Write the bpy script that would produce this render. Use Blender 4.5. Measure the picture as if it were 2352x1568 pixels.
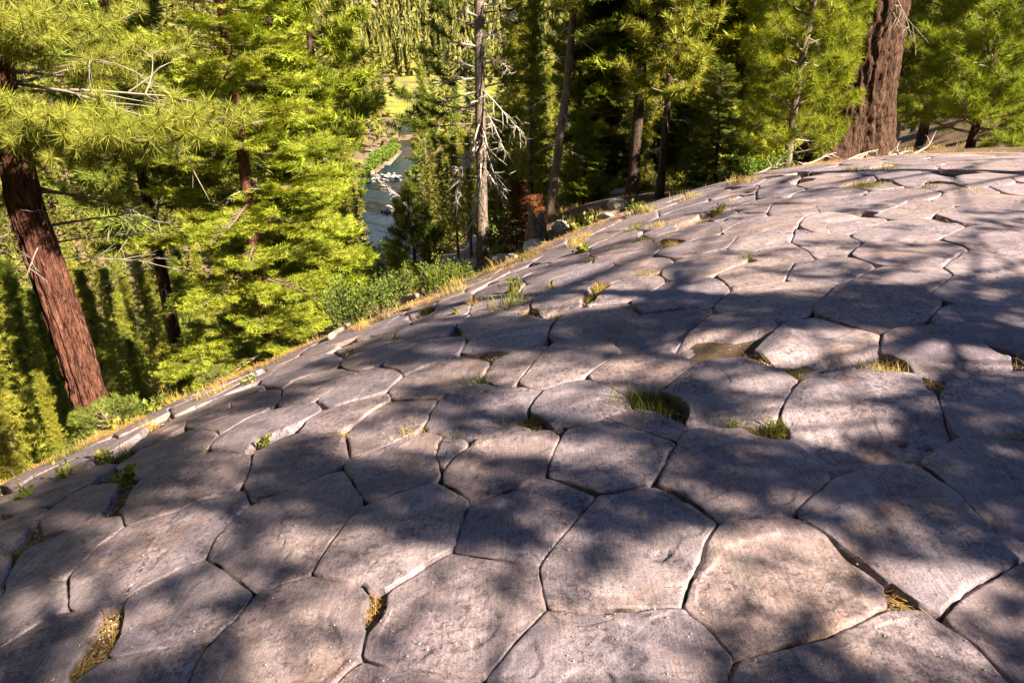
import bpy, math, random
import numpy as np
import time as _time
_t0 = _time.time()
from mathutils import Vector

# ---------------------------------------------------------------- scene, camera, light
for o in list(bpy.data.objects):
    bpy.data.objects.remove(o, do_unlink=True)
scene = bpy.context.scene
COL = scene.collection
PITCH = math.radians(23.0)
FPX, PCX, PCY = 1700.0, 1176.0, 784.0          # focal length / centre for a 2352 px wide frame
cam_data = bpy.data.cameras.new("camera")
cam_data.sensor_width = 36.0
cam_data.lens = 36.0 * FPX / 2352.0
cam_data.clip_start = 0.05
cam_data.clip_end = 6000.0
cam = bpy.data.objects.new("camera", cam_data)
COL.objects.link(cam)
cam.location = (0, 0, 0)
cam.rotation_euler = (math.radians(90) - PITCH, 0, 0)
scene.camera = cam

SUN_EL = math.radians(37.0)
SUN_AZ = math.radians(40.0)                      # degrees behind the camera's right-hand side
SUN = np.array([math.cos(SUN_EL) * math.cos(SUN_AZ), -math.cos(SUN_EL) * math.sin(SUN_AZ), math.sin(SUN_EL)])
world = bpy.data.worlds.new("World")
scene.world = world
world.use_nodes = True
wn = world.node_tree
bg = wn.nodes["Background"]
sky = wn.nodes.new("ShaderNodeTexSky")
sky.sky_type = 'NISHITA'
sky.sun_disc = False
sky.sun_elevation = SUN_EL
sky.sun_rotation = math.atan2(SUN[0], SUN[1])
sky.altitude = 2300.0
sky.air_density = 0.75
sky.dust_density = 0.4
bg.inputs["Strength"].default_value = 0.05
wn.links.new(sky.outputs[0], bg.inputs["Color"])
sun_data = bpy.data.lights.new("sun", 'SUN')
sun_data.energy = 5.0
sun_data.angle = math.radians(0.53)
sun_data.color = (1.0, 0.835, 0.60)
sun = bpy.data.objects.new("sun", sun_data)
COL.objects.link(sun)
sun.rotation_euler = Vector((-SUN[0], -SUN[1], -SUN[2])).to_track_quat('-Z', 'Y').to_euler()
scene.view_settings.view_transform = 'Standard'
scene.view_settings.look = 'None'
scene.view_settings.exposure = 2.1
scene.view_settings.gamma = 1.0
scene.view_settings.use_curve_mapping = False
scene.cycles.max_bounces = 5
scene.cycles.diffuse_bounces = 2
scene.cycles.transmission_bounces = 4
scene.cycles.use_adaptive_sampling = True

rng = np.random.default_rng(7)
random.seed(7)

# ---------------------------------------------------------------- small maths
def smooth(a, b, x):
    t = np.clip((x - a) / (b - a), 0, 1)
    return t * t * (3 - 2 * t)

_PT = np.random.default_rng(1234).permutation(4096).astype(np.int32)
_PV = (np.random.default_rng(4321).random(4096) * 2 - 1)

def vnoise(x, y, z=None, seed=0):
    x = np.asarray(x, float); y = np.asarray(y, float)
    ix, iy = np.floor(x), np.floor(y)
    fx, fy = x - ix, y - iy
    ix = ix.astype(np.int32) + seed * 57; iy = iy.astype(np.int32)
    fx = fx * fx * (3 - 2 * fx); fy = fy * fy * (3 - 2 * fy)
    h0 = _PT[ix & 4095]; h1 = _PT[(ix + 1) & 4095]
    a00 = _PT[(h0 + iy) & 4095]; a01 = _PT[(h0 + iy + 1) & 4095]; a10 = _PT[(h1 + iy) & 4095]; a11 = _PT[(h1 + iy + 1) & 4095]
    def lay(k):
        v00 = _PV[(a00 + k) & 4095]; v01 = _PV[(a01 + k) & 4095]; v10 = _PV[(a10 + k) & 4095]; v11 = _PV[(a11 + k) & 4095]
        p = v00 + (v10 - v00) * fx; q = v01 + (v11 - v01) * fx
        return p + (q - p) * fy
    if z is None:
        return lay(0)
    z = np.asarray(z, float); iz = np.floor(z); fz = z - iz; iz = iz.astype(np.int32) * 131; fz = fz * fz * (3 - 2 * fz)
    l0 = lay(iz); return l0 + (lay(iz + 131) - l0) * fz

def fbm(x, y, z=None, seed=0, octv=4, gain=.5):
    a, s, f = 1.0, 0.0, 1.0
    for k in range(octv):
        s = s + a * vnoise(np.asarray(x) * f, np.asarray(y) * f, None if z is None else np.asarray(z) * f, seed + k * 17)
        a *= gain; f *= 2.03
    return s

def ray(px, py):
    px = np.asarray(px, float); py = np.asarray(py, float)
    u = (px - PCX) / FPX; v = (PCY - py) / FPX
    c, s = math.cos(PITCH), math.sin(PITCH)
    return np.stack([u, c + v * s, -s + v * c], -1)

def project(p):
    p = np.asarray(p, float); c, s = math.cos(PITCH), math.sin(PITCH)
    d = p[..., 1] * c - p[..., 2] * s; v = p[..., 1] * s + p[..., 2] * c
    return np.stack([PCX + FPX * p[..., 0] / d, PCY - FPX * v / d], -1), d

def at(px, py, d):
    return ray(px, py) * d

def in_poly(px, py, poly):
    px = np.asarray(px); py = np.asarray(py)
    inside = np.zeros(px.shape, bool)
    n = len(poly)
    j = n - 1
    for i in range(n):
        xi, yi = poly[i]; xj, yj = poly[j]
        c = ((yi > py) != (yj > py)) & (px < (xj - xi) * (py - yi) / (yj - yi + 1e-12) + xi)
        inside ^= c
        j = i
    return inside

def seg_dist(px, py, pts, closed=False):
    px = np.asarray(px, float); py = np.asarray(py, float)
    best = np.full(px.shape, 1e9)
    n = len(pts)
    for i in range(n if closed else n - 1):
        ax, ay = pts[i]; bx, by = pts[(i + 1) % n]
        dx, dy = bx - ax, by - ay
        t = np.clip(((px - ax) * dx + (py - ay) * dy) / (dx * dx + dy * dy + 1e-12), 0, 1)
        best = np.minimum(best, np.hypot(px - ax - t * dx, py - ay - t * dy))
    return best

# ---------------------------------------------------------------- the land
def unit2(v):
    return v / np.linalg.norm(v, axis=-1, keepdims=True)

DQ = (-1.94919636, 0.07806039, 0.11258587, 0.05564485, 0.04334522, -0.03263741)
DB = [(at(1620, 450, 11.0), .15, 2.0), (at(1030, 668, 9.0), -.11, 1.2), (at(2400, 345, 12.2), -.14, 1.8)]

def dome(x, y):
    z = DQ[0] + DQ[1] * x + DQ[2] * y - .5 * (DQ[3] * x * x + DQ[4] * y * y + 2 * DQ[5] * x * y)
    for c, a, s in DB:
        z = z + a * np.exp(-((x - c[0]) ** 2 + (y - c[1]) ** 2) / (2 * s * s))
    return z

def dome_hit(px, py):
    r = ray(px, py)
    shp = r.shape[:-1]
    r = r.reshape(-1, 3)
    ts = np.concatenate([np.linspace(1.2, 5, 70), np.linspace(5.05, 15, 130)])
    P = r[:, None, :] * ts[None, :, None]
    g = P[..., 2] - dome(P[..., 0], P[..., 1])
    neg = g <= 0
    k = np.where(neg.any(1), neg.argmax(1), g.argmin(1))
    k0 = np.maximum(k - 1, 0)
    i = np.arange(len(k))
    g0, g1 = g[i, k0], g[i, k]
    w = np.where(neg.any(1), g0 / np.maximum(g0 - g1, 1e-9), 1.0)
    t = ts[k0] + np.clip(w, 0, 1) * (ts[k] - ts[k0])
    out = r * t[:, None]
    out[:, 2] = dome(out[:, 0], out[:, 1])
    return out.reshape(shp + (3,))

SIL = [(0, 1115), (200, 1018), (430, 910), (640, 815), (800, 745), (1000, 678), (1150, 614), (1300, 542), (1500, 468), (1700, 412), (1880, 373), (2100, 356), (2352, 350)]
_cp = [tuple(at(*a)) for a in [(1985, 350, 15), (1112, 622, 24), (1262, 497, 23), (1452, 440, 23), (1512, 468, 21), (1640, 418, 20), (1805, 397, 14.5), (2230, 345, 15.5), (215, 940, 10.7), (600, 800, 17), (960, 662, 24), (860, 650, 40), (2352, 330, 22)]]
for (a, b) in SIL:
    h = dome_hit(np.array([a]), np.array([b + 1.0]))[0]
    dirn = ray(a, b)[:2]; dirn = dirn / np.hypot(*dirn)
    for k, dz in ((0.0, .06), (0.9, .1)):
        x, y = h[0] + dirn[0] * k, h[1] + dirn[1] * k
        if a < 500: dz += .5 * k + .15
        _cp.append((x, y, dome(x, y) - dz if k == 0 else max(dome(x, y) - dz, h[2] - .35 * k - dz)))
_cp = np.array(_cp)
_A = np.c_[np.ones(len(_cp)), _cp[:, :2]]
_pl = np.linalg.lstsq(_A[:13], _cp[:13, 2], rcond=None)[0]
_rs = _cp[:, 2] - _A @ _pl
def _rbf(x, y):
    return np.exp(-((x[..., None] - _cp[:, 0]) ** 2 + (y[..., None] - _cp[:, 1]) ** 2) / (2 * 3.2 ** 2))
_w = np.linalg.solve(_rbf(_cp[:, 0], _cp[:, 1]) + .05 * np.eye(len(_cp)), _rs)

FLOOR = -36.0
RIVER_L = [(858, 600), (850, 560), (838, 490), (835, 440), (845, 402), (895, 375), (926, 345), (924, 315), (918, 300), (912, 287)]
RIVER_R = [(955, 600), (946, 560), (936, 500), (926, 455), (926, 412), (950, 388), (958, 350), (956, 322), (990, 306), (1012, 288)]
def on_floor(px, py, z=FLOOR):
    r = ray(px, py); return r * (z / r[..., 2])[..., None] if r.ndim > 1 else r * (z / r[2])
_rl = [tuple(on_floor(*p)[:2]) for p in RIVER_L]
_rr = [tuple(on_floor(*p)[:2]) for p in RIVER_R]
_f0 = ((_rl[0][0] + _rr[0][0]) / 2, (_rl[0][1] + _rr[0][1]) / 2)
_near_l = [(-120, 40), (-70, 80)]; _near_r = [(-112, 28), (-60, 72)]
_far_l = [(_rl[-1][0] + 130, _rl[-1][1] + 6)]; _far_r = [(_rr[-1][0] + 130, _rr[-1][1] - 22)]
RIVER = _near_l + _rl + _far_l + (_near_r + _rr + _far_r)[::-1]
RC = [((a[0] + b[0]) / 2, (a[1] + b[1]) / 2) for a, b in zip(_near_l + _rl + _far_l, _near_r + _rr + _far_r)]

def river_sd(x, y):
    d = seg_dist(x, y, RIVER, True)
    return np.where(in_poly(x, y, RIVER), -d, d)

def smax(a, b, k):
    h = np.clip(.5 + .5 * (a - b) / k, 0, 1)
    return b + (a - b) * h + k * h * (1 - h)

def hillside(x, y):
    x = np.asarray(x, float); y = np.asarray(y, float)
    z = _pl[0] + _pl[1] * x + _pl[2] * y
    near = (np.abs(x) < 30) & (y > -10) & (y < 45)
    if near.any():
        zz = np.zeros_like(z)
        if z.ndim == 0:
            zz = _rbf(x, y) @ _w
        else:
            zz[near] = _rbf(x[near], y[near]) @ _w
        z = z + zz
    q = -.81 * x + .587 * y
    az = np.arctan2(x, np.maximum(y, .1))
    wgt = 1 - smooth(-.42, -.22, az)
    z = z - 5.5 * smooth(10.8, 26, q) * wgt
    z = np.where(x > 40, z - .12 * (x - 40), z)
    return z

def terrain(x, y, detail=True):
    x = np.asarray(x, float); y = np.asarray(y, float)
    h = hillside(x, y)
    xr = np.interp(y, [-50, 28, 72, 100, 170, 300, 600, 3000], [-130, -115, -64, -38, -30, -42, -60, -200])
    a = xr - x
    v = FLOOR + .34 * np.maximum(a - 22, 0) ** 1.0 * smooth(0, 60, a - 22) + .33 * np.maximum(y - 640 + .2 * x, 0)
    v = v + 14 * fbm(x / 90, y / 90, seed=3) * smooth(40, 140, a) + 22 * fbm(x / 160, y / 160, seed=5) * smooth(640, 900, y)
    v = np.minimum(v, 330 + 0 * v)
    z = smax(h, v, 4.0)
    sd = river_sd(x, y) if x.size < 400000 else np.full(x.shape, 50.)
    z = z - (1.3 * smooth(2.0, -2.0, sd) + .5 * smooth(12, 2, sd)) * (z < FLOOR + 6)
    if detail:
        r = np.hypot(x, y)
        z = z + .05 * fbm(x * 1.1, y * 1.1, seed=11) * smooth(6, 14, r) + .35 * fbm(x * .22, y * .22, seed=12) * smooth(14, 40, r) * (sd > 1)
    return z

_sp = dome_hit(np.array([p[0] for p in SIL]), np.array([p[1] + 1.0 for p in SIL]))[:, :2]
_sp = _sp + .35 * unit2(_sp)
FOOT = [(-7.5, -6.5), (-8.0, 1.5)] + [tuple(p) for p in _sp] + [(12.5, 9.0), (12.5, -6.5)]

def ground(x, y):
    """the land; under the rock dome it is pushed below the columns"""
    x = np.asarray(x, float); y = np.asarray(y, float)
    z = terrain(x, y)
    d = dome(x, y)
    near = (np.abs(x) < 16) & (y < 16) & (y > -10)
    out = z.copy()
    xn, yn = x[near], y[near]
    sd = seg_dist(xn, yn, FOOT, True); ins = in_poly(xn, yn, FOOT)
    dn, zn = d[near], z[near]
    w = smooth(.0, .5, sd)
    left = (xn < -3.2)
    o = np.where(ins, dn - .30, np.where(left, np.minimum(zn, dn - .3), (dn - .30) * (1 - w) + zn * w))
    out[near] = o
    return out

# ---------------------------------------------------------------- mesh helpers
class MB:
    def __init__(self):
        self.v = []; self.t = []; self.q = []; self.n = 0
    def add(self, V, T=None, Q=None):
        V = np.asarray(V, float)
        if T is not None and len(T): self.t.append(np.asarray(T, np.int64) + self.n)
        if Q is not None and len(Q): self.q.append(np.asarray(Q, np.int64) + self.n)
        self.v.append(V); self.n += len(V)
        return self
    def arrays(self):
        V = np.concatenate(self.v) if self.v else np.zeros((0, 3))
        T = np.concatenate(self.t) if self.t else np.zeros((0, 3), int)
        Q = np.concatenate(self.q) if self.q else np.zeros((0, 4), int)
        return V, T, Q

def mesh_from(name, V, T=None, Q=None, smooth_shade=False):
    T = np.zeros((0, 3), int) if T is None else np.asarray(T)
    Q = np.zeros((0, 4), int) if Q is None else np.asarray(Q)
    me = bpy.data.meshes.new(name)
    me.vertices.add(len(V))
    me.vertices.foreach_set("co", np.asarray(V, np.float32).ravel())
    nl = 3 * len(T) + 4 * len(Q)
    me.loops.add(nl)
    me.loops.foreach_set("vertex_index", np.concatenate([T.ravel(), Q.ravel()]).astype(np.int32))
    me.polygons.add(len(T) + len(Q))
    ls = np.concatenate([np.arange(len(T)) * 3, 3 * len(T) + np.arange(len(Q)) * 4]).astype(np.int32)
    me.polygons.foreach_set("loop_start", ls)
    me.update(calc_edges=True)
    if not smooth_shade and len(V) < 3000: me.shade_flat()
    return me

def obj(name, mb, mat, parent=None, smooth_shade=False, loc=(0, 0, 0)):
    if isinstance(mb, bpy.types.Mesh):
        me = mb
    else:
        V, T, Q = mb.arrays() if isinstance(mb, MB) else mb
        me = mesh_from(name, V, T, Q, smooth_shade)
    if mat is not None and not me.materials:
        me.materials.append(mat)
    o = bpy.data.objects.new(name, me)
    COL.objects.link(o)
    o.location = loc
    if parent is not None: o.parent = parent
    return o

def empty(name, loc, label, cat, group=None):
    o = bpy.data.objects.new(name, None)
    COL.objects.link(o)
    o.location = loc
    o.empty_display_size = .3
    return tag(o, label, cat, group)

def tag(o, label, cat, group=None, kind=None):
    if label: o["label"] = label
    if cat: o["category"] = cat
    if group: o["group"] = group
    if kind: o["kind"] = kind
    return o

def unit(v):
    v = np.asarray(v, float)
    return v / np.maximum(np.linalg.norm(v, axis=-1, keepdims=True), 1e-9)

def tube(P, R, k=6, cap=True):
    P = np.asarray(P, float); R = np.asarray(R, float)
    n = len(P)
    T = unit(np.gradient(P, axis=0))
    ref = np.where(np.abs(T[:, 2:3]) > .9, np.array([[1., 0, 0]]), np.array([[0, 0, 1.]]))
    A = unit(np.cross(T, ref)); 
    for i in range(1, n if cap else 1):
        a = A[i - 1] - T[i] * np.dot(A[i - 1], T[i]); A[i] = a / max(np.linalg.norm(a), 1e-9)
    B = np.cross(T, A)
    th = np.arange(k) / k * 2 * np.pi
    V = P[:, None] + R[:, None, None] * (np.cos(th)[None, :, None] * A[:, None] + np.sin(th)[None, :, None] * B[:, None])
    i = np.arange(n - 1)[:, None] * k; j = np.arange(k)[None]; j2 = (j + 1) % k
    Q = np.stack([i + j, i + j2, i + k + j2, i + k + j], -1).reshape(-1, 4)
    V = V.reshape(-1, 3)
    Tt = None
    if cap:
        V = np.vstack([V, P[-1:] + T[-1:] * R[-1] * .6]); c = len(V) - 1
        b = (n - 1) * k
        Tt = np.array([[b + a, b + (a + 1) % k, c] for a in range(k)] + [[(a + 1) % k, a, c + 1] for a in range(k)])
        V = np.vstack([V, P[:1] - T[:1] * R[0] * .1])
    return V, Tt, Q

def twigs_batch(P, r0, r1, k=3):
    """many thin tubes at once: P (m, n, 3)"""
    m, n, _ = P.shape
    T = unit(np.gradient(P, axis=1))
    A = unit(np.cross(T, np.where(np.abs(T[..., 2:3]) > .9, np.array([1., 0, 0]), np.array([0, 0, 1.])))); B = np.cross(T, A)
    th = np.arange(k) / k * 2 * np.pi
    R = (r0 + (r1 - r0) * np.linspace(0, 1, n))[None, :, None, None]
    V = P[:, :, None] + R * (np.cos(th)[None, None, :, None] * A[:, :, None] + np.sin(th)[None, None, :, None] * B[:, :, None])
    i = (np.arange(m)[:, None, None] * n + np.arange(n - 1)[None, :, None]) * k; j = np.arange(k)[None, None]; j2 = (j + 1) % k
    Q = np.stack([i + j, i + j2, i + k + j2, i + k + j], -1).reshape(-1, 4)
    return V.reshape(-1, 3), None, Q

def basis(D, rollrand):
    D = unit(D)
    ref = np.where(np.abs(D[:, 2:3]) > .95, np.array([[1., 0, 0]]), np.array([[0, 0, 1.]]))
    A = unit(np.cross(ref, D)); B = np.cross(D, A)
    c, s = np.cos(rollrand)[:, None], np.sin(rollrand)[:, None]
    return A * c + B * s, -A * s + B * c, D

def stamp(tpls, P, D, S, r, up=False):
    """copies of triangle templates (list of (m,3) vertex arrays, 3 per face) with local +Z along D; up: keep local +Y upwards"""
    P = np.asarray(P, float); D = np.asarray(D, float); S = np.asarray(S, float)
    k = len(P)
    roll = r.uniform(0, 2 * np.pi, k) if not up else r.normal(0, .25, k)
    X, Y, Z = basis(D, roll)
    idx = r.integers(0, len(tpls), k)
    out = []
    for i, tp in enumerate(tpls):
        m = idx == i
        if not m.any(): continue
        V = tp[None, :, 0:1] * X[m][:, None] + tp[None, :, 1:2] * Y[m][:, None] + tp[None, :, 2:3] * Z[m][:, None]
        V = V * S[m][:, None, None] + P[m][:, None]
        out.append(V.reshape(-1, 3))
    V = np.concatenate(out) if out else np.zeros((0, 3))
    return V, np.arange(len(V)).reshape(-1, 3)

# ---------------------------------------------------------------- materials
class N:
    def __init__(self, name):
        self.m = bpy.data.materials.new(name); self.m.use_nodes = True
        self.t = self.m.node_tree
        self.out = self.t.nodes["Material Output"]; self.b = self.t.nodes["Principled BSDF"]
    def new(self, typ, **kw):
        n = self.t.nodes.new(typ)
        for k, v in kw.items(): setattr(n, k, v)
        return n
    def link(self, a, b): self.t.links.new(a, b)
    def coord(self, kind="Object", scale=(1, 1, 1)):
        c = self.new("ShaderNodeTexCoord"); mp = self.new("ShaderNodeMapping")
        mp.inputs["Scale"].default_value = scale
        self.link(c.outputs[kind], mp.inputs["Vector"]); return mp.outputs[0]
    def pos(self, scale=(1, 1, 1)):
        c = self.new("ShaderNodeNewGeometry"); mp = self.new("ShaderNodeMapping")
        mp.inputs["Scale"].default_value = scale
        self.link(c.outputs["Position"], mp.inputs["Vector"]); return mp.outputs[0]
    def noise(self, vec, scale, detail=6, rough=.6, dist=0.0):
        n = self.new("ShaderNodeTexNoise"); n.inputs["Scale"].default_value = scale
        n.inputs["Detail"].default_value = detail; n.inputs["Roughness"].default_value = rough
        n.inputs["Distortion"].default_value = dist
        self.link(vec, n.inputs["Vector"]); return n.outputs["Fac"]
    def voro(self, vec, scale, feature='F1', out="Distance"):
        n = self.new("ShaderNodeTexVoronoi", feature=feature); n.inputs["Scale"].default_value = scale
        self.link(vec, n.inputs["Vector"]); return n.outputs[out]
    def ramp(self, fac, stops):
        n = self.new("ShaderNodeValToRGB"); el = n.color_ramp.elements
        while len(el) < len(stops): el.new(.5)
        for e, (p, c) in zip(el, stops):
            e.position = p; e.color = (*c, 1) if len(c) == 3 else c
        self.link(fac, n.inputs[0]); return n.outputs[0]
    def mix(self, fac, a, b, mode='MIX'):
        n = self.new("ShaderNodeMix", data_type='RGBA', blend_type=mode)
        for s, v in ((n.inputs[0], fac), (n.inputs[6], a), (n.inputs[7], b)):
            if isinstance(v, bpy.types.NodeSocket): self.link(v, s)
            elif isinstance(v, (int, float)): s.default_value = v
            else: s.default_value = (*v, 1)
        return n.outputs[2]
    def math(self, op, a, b=0.0):
        n = self.new("ShaderNodeMath", operation=op)
        for s, v in ((n.inputs[0], a), (n.inputs[1], b)):
            if isinstance(v, bpy.types.NodeSocket): self.link(v, s)
            else: s.default_value = v
        return n.outputs[0]
    def bump(self, h, strength=.5, dist=.01, prev=None):
        n = self.new("ShaderNodeBump"); n.inputs["Strength"].default_value = strength; n.inputs["Distance"].default_value = dist
        self.link(h, n.inputs["Height"])
        if prev is not None: self.link(prev, n.inputs["Normal"])
        return n.outputs[0]
    def done(self, col, rough=.9, normal=None, spec=.25):
        if isinstance(col, bpy.types.NodeSocket): self.link(col, self.b.inputs["Base Color"])
        else: self.b.inputs["Base Color"].default_value = (*col, 1)
        if isinstance(rough, bpy.types.NodeSocket): self.link(rough, self.b.inputs["Roughness"])
        else: self.b.inputs["Roughness"].default_value = rough
        self.b.inputs["Specular IOR Level"].default_value = spec
        if normal is not None: self.link(normal, self.b.inputs["Normal"])
        return self.m

def rock_material():
    n = N("basalt"); p = n.pos()
    big = n.noise(p, 1.3, 5, .6); mid = n.noise(p, 7, 6, .65, .4); fine = n.noise(p, 60, 5, .7); grain = n.noise(p, 170, 3, .7)
    str_ = n.noise(n.pos((9, 60, 30)), 1.0, 4, .6)
    inf = n.new("ShaderNodeObjectInfo")
    base = n.ramp(mid, [(.25, (.158, .136, .175)), (.5, (.270, .236, .278)), (.75, (.385, .340, .372))])
    warm = n.ramp(big, [(.36, (.258, .230, .290)), (.56, (.312, .262, .280)), (.74, (.39, .30, .268))])
    c = n.mix(.45, base, warm)
    tint = n.ramp(inf.outputs["Random"], [(0, (.72, .71, .77)), (.25, (1.06, .99, .93)), (.45, (.86, .86, .92)), (.7, (1.1, 1.07, 1.05)), (.85, (.95, .86, .80)), (1, (1.22, 1.16, 1.10))])
    c = n.mix(1.0, c, tint, 'MULTIPLY')
    # dark mineral flecks and lichen crust
    fl = n.ramp(n.noise(p, 34, 5, .8, .8), [(.41, (.40, .38, .42)), (.50, (1, 1, 1)), (.64, (1.12, 1.1, 1.08))])
    msk = n.ramp(n.noise(p, 3.1, 4, .6), [(.34, (0, 0, 0)), (.56, (1, 1, 1))])
    c = n.mix(n.math('MULTIPLY', msk, .95), c, n.mix(1.0, c, fl, 'MULTIPLY'))
    rust = n.ramp(n.noise(p, 1.5, 7, .72, .6), [(.54, (0, 0, 0)), (.68, (1, 1, 1))])
    c = n.mix(n.math('MULTIPLY', rust, .55), c, (.31, .195, .135))
    lich = n.ramp(n.noise(p, 3.7, 8, .78, .4), [(.56, (0, 0, 0)), (.66, (1, 1, 1))])
    c = n.mix(n.math('MULTIPLY', lich, .5), c, n.mix(n.noise(p, 45, 4, .8), (.11, .10, .11), (.30, .285, .26)))
    pol = n.ramp(n.noise(n.pos((1.2, 5.5, 2)), 1.0, 5, .6, .6), [(.45, (.86, .86, .88)), (.62, (1.16, 1.14, 1.12))])
    c = n.mix(1.0, c, pol, 'MULTIPLY')
    gr = n.ramp(grain, [(.3, (.58, .58, .61)), (.7, (1.36, 1.36, 1.34))])
    scr = n.ramp(n.noise(n.pos((150, 9, 40)), 1.0, 3, .6, .3), [(.36, (.84, .84, .86)), (.62, (1.13, 1.12, 1.11))])
    c = n.mix(1.0, c, scr, 'MULTIPLY')
    c = n.mix(1.0, c, gr, 'MULTIPLY')
    wh = n.ramp(n.noise(p, 5.2, 7, .8, .3), [(.70, (0, 0, 0)), (.78, (1, 1, 1))])
    c = n.mix(n.math('MULTIPLY', wh, .45), c, (.50, .49, .49))
    b1 = n.bump(fine, .5, .006)
    b2 = n.bump(mid, .25, .012, b1)
    b3 = n.bump(n.noise(p, 22, 5, .7, .8), .4, .007, b2)
    b4 = n.bump(str_, .12, .008, b3)
    pits = n.ramp(n.voro(p, 55), [(.0, (0, 0, 0)), (.22, (1, 1, 1))])
    b5 = n.bump(pits, .2, .004, b4)
    return n.done(c, n.math('SUBTRACT', .86, n.math('MULTIPLY', mid, .25)), b5, .3)

def soil_material(name, dark, lightc, needle, amount=.5, scale=1.0):
    n = N(name); p = n.pos()
    a = n.noise(p, 2.0 * scale, 7, .7, .3); f = n.noise(p, 30 * scale, 5, .75)
    c = n.ramp(a, [(.3, dark), (.7, lightc)])
    s1 = n.noise(n.pos((90 * scale, 8 * scale, 20)), 1, 3, .7, .6); s2 = n.noise(n.pos((8 * scale, 90 * scale, 20)), 1, 3, .7, .6)
    st = n.math('MAXIMUM', s1, s2)
    m = n.ramp(st, [(.55, (0, 0, 0)), (.66, (1, 1, 1))])
    c = n.mix(n.math('MULTIPLY', m, amount), c, needle)
    c = n.mix(1.0, c, n.ramp(f, [(.3, (.65, .65, .65)), (.7, (1.25, 1.25, 1.25))]), 'MULTIPLY')
    nb = n.bump(f, .8, .02); nb = n.bump(st, .6, .015, nb)
    return n.done(c, .95, nb, .15)

def land_material():
    """hill and valley land: litter, pale granite, patches of low green"""
    n = N("forest_floor"); p = n.pos()
    a = n.noise(p, .9, 8, .7, .4); l = n.noise(p, .06, 5, .6); f = n.noise(p, 12, 6, .8)
    c = n.ramp(a, [(.28, (.085, .060, .045)), (.5, (.185, .130, .095)), (.7, (.31, .235, .185))])
    g = n.ramp(n.noise(p, .35, 6, .7), [(.56, (0, 0, 0)), (.68, (1, 1, 1))])
    c = n.mix(n.math('MULTIPLY', g, .55), c, (.16, .16, .055))
    rk = n.ramp(l, [(.52, (0, 0, 0)), (.6, (1, 1, 1))])
    c = n.mix(n.math('MULTIPLY', rk, .35), c, n.ramp(n.noise(p, .5, 8, .75), [(.3, (.30, .245, .215)), (.7, (.56, .48, .42))]))
    c = n.mix(1.0, c, n.ramp(f, [(.3, (.7, .7, .7)), (.7, (1.2, 1.2, 1.2))]), 'MULTIPLY')
    nb = n.bump(f, .8, .05); nb = n.bump(a, .6, .2, nb)
    return n.done(c, .95, nb, .1)

def bark_material(name, c0, c1, c2, sx=14, sz=3.0, bump=.9):
    n = N(name); p = n.coord("Object", (sx, sx, sz))
    a = n.noise(p, 1.0, 7, .72, 1.2); f = n.noise(n.coord("Object", (40, 40, 18)), 1.0, 5, .7); g = n.noise(n.coord("Object", (sx * 1.6, sx * 1.6, sz * .8)), 1.0, 4, .6, 2.0)
    c = n.ramp(a, [(.28, c0), (.5, c1), (.72, c2)])
    c = n.mix(n.ramp(g, [(.40, (1, 1, 1)), (.50, (0, 0, 0))]), c, tuple(x * .45 for x in c0))
    c = n.mix(1.0, c, n.ramp(f, [(.25, (.6, .6, .6)), (.75, (1.3, 1.3, 1.3))]), 'MULTIPLY')
    nb = n.bump(g, bump, .03); nb = n.bump(f, .6, .012, nb)
    return n.done(c, .9, nb, .2)

def wood_material(name, c0, c1):
    n = N(name); p = n.coord("Object", (30, 30, 3))
    a = n.noise(p, 1.0, 6, .7)
    c = n.ramp(a, [(.3, c0), (.7, c1)])
    return n.done(c, .85, n.bump(a, .6, .01), .2)

def leaf_material(name, dark, midc, light, trans=.35, tcol=None, noise_scale=.8, spec=.25, rough=.55):
    n = N(name)
    g = n.new("ShaderNodeNewGeometry")
    isl = g.outputs["Random Per Island"]
    inf = n.new("ShaderNodeObjectInfo")
    nz = n.noise(n.pos(), noise_scale, 4, .6)
    f = n.math('ADD', n.math('MULTIPLY', isl, .55), n.math('MULTIPLY', nz, .55))
    c = n.ramp(f, [(.22, dark), (.52, midc), (.88, light)])
    tint = n.ramp(inf.outputs["Random"], [(0, (.82, .92, .85)), (.5, (1, 1, 1)), (1, (1.18, 1.06, .9))])
    c = n.mix(1.0, c, tint, 'MULTIPLY')
    n.done(c, rough, None, spec)
    tr = n.new("ShaderNodeBsdfTranslucent")
    tc = n.mix(1.0, c, tcol or (1.25, 1.15, .45), 'MULTIPLY')
    n.link(tc, tr.inputs["Color"])
    ms = n.new("ShaderNodeMixShader"); ms.inputs[0].default_value = trans
    n.link(n.b.outputs[0], ms.inputs[1]); n.link(tr.outputs[0], ms.inputs[2]); n.link(ms.outputs[0], n.out.inputs["Surface"])
    return n.m

def water_material():
    n = N("river_water"); p = n.pos((1, 1, 1))
    w = n.noise(p, .9, 5, .65, .8); w2 = n.noise(n.pos((1, .35, 1)), .25, 4, .6)
    c = n.ramp(w2, [(.3, (.006, .022, .055)), (.6, (.010, .026, .050)), (.8, (.035, .036, .030))])  # blue of the reflected sky tinted into the water's base colour
    nb = n.bump(w, .35, .12)
    n.done(c, .10, nb, .22)
    n.b.inputs["IOR"].default_value = 1.33
    return n.m

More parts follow.
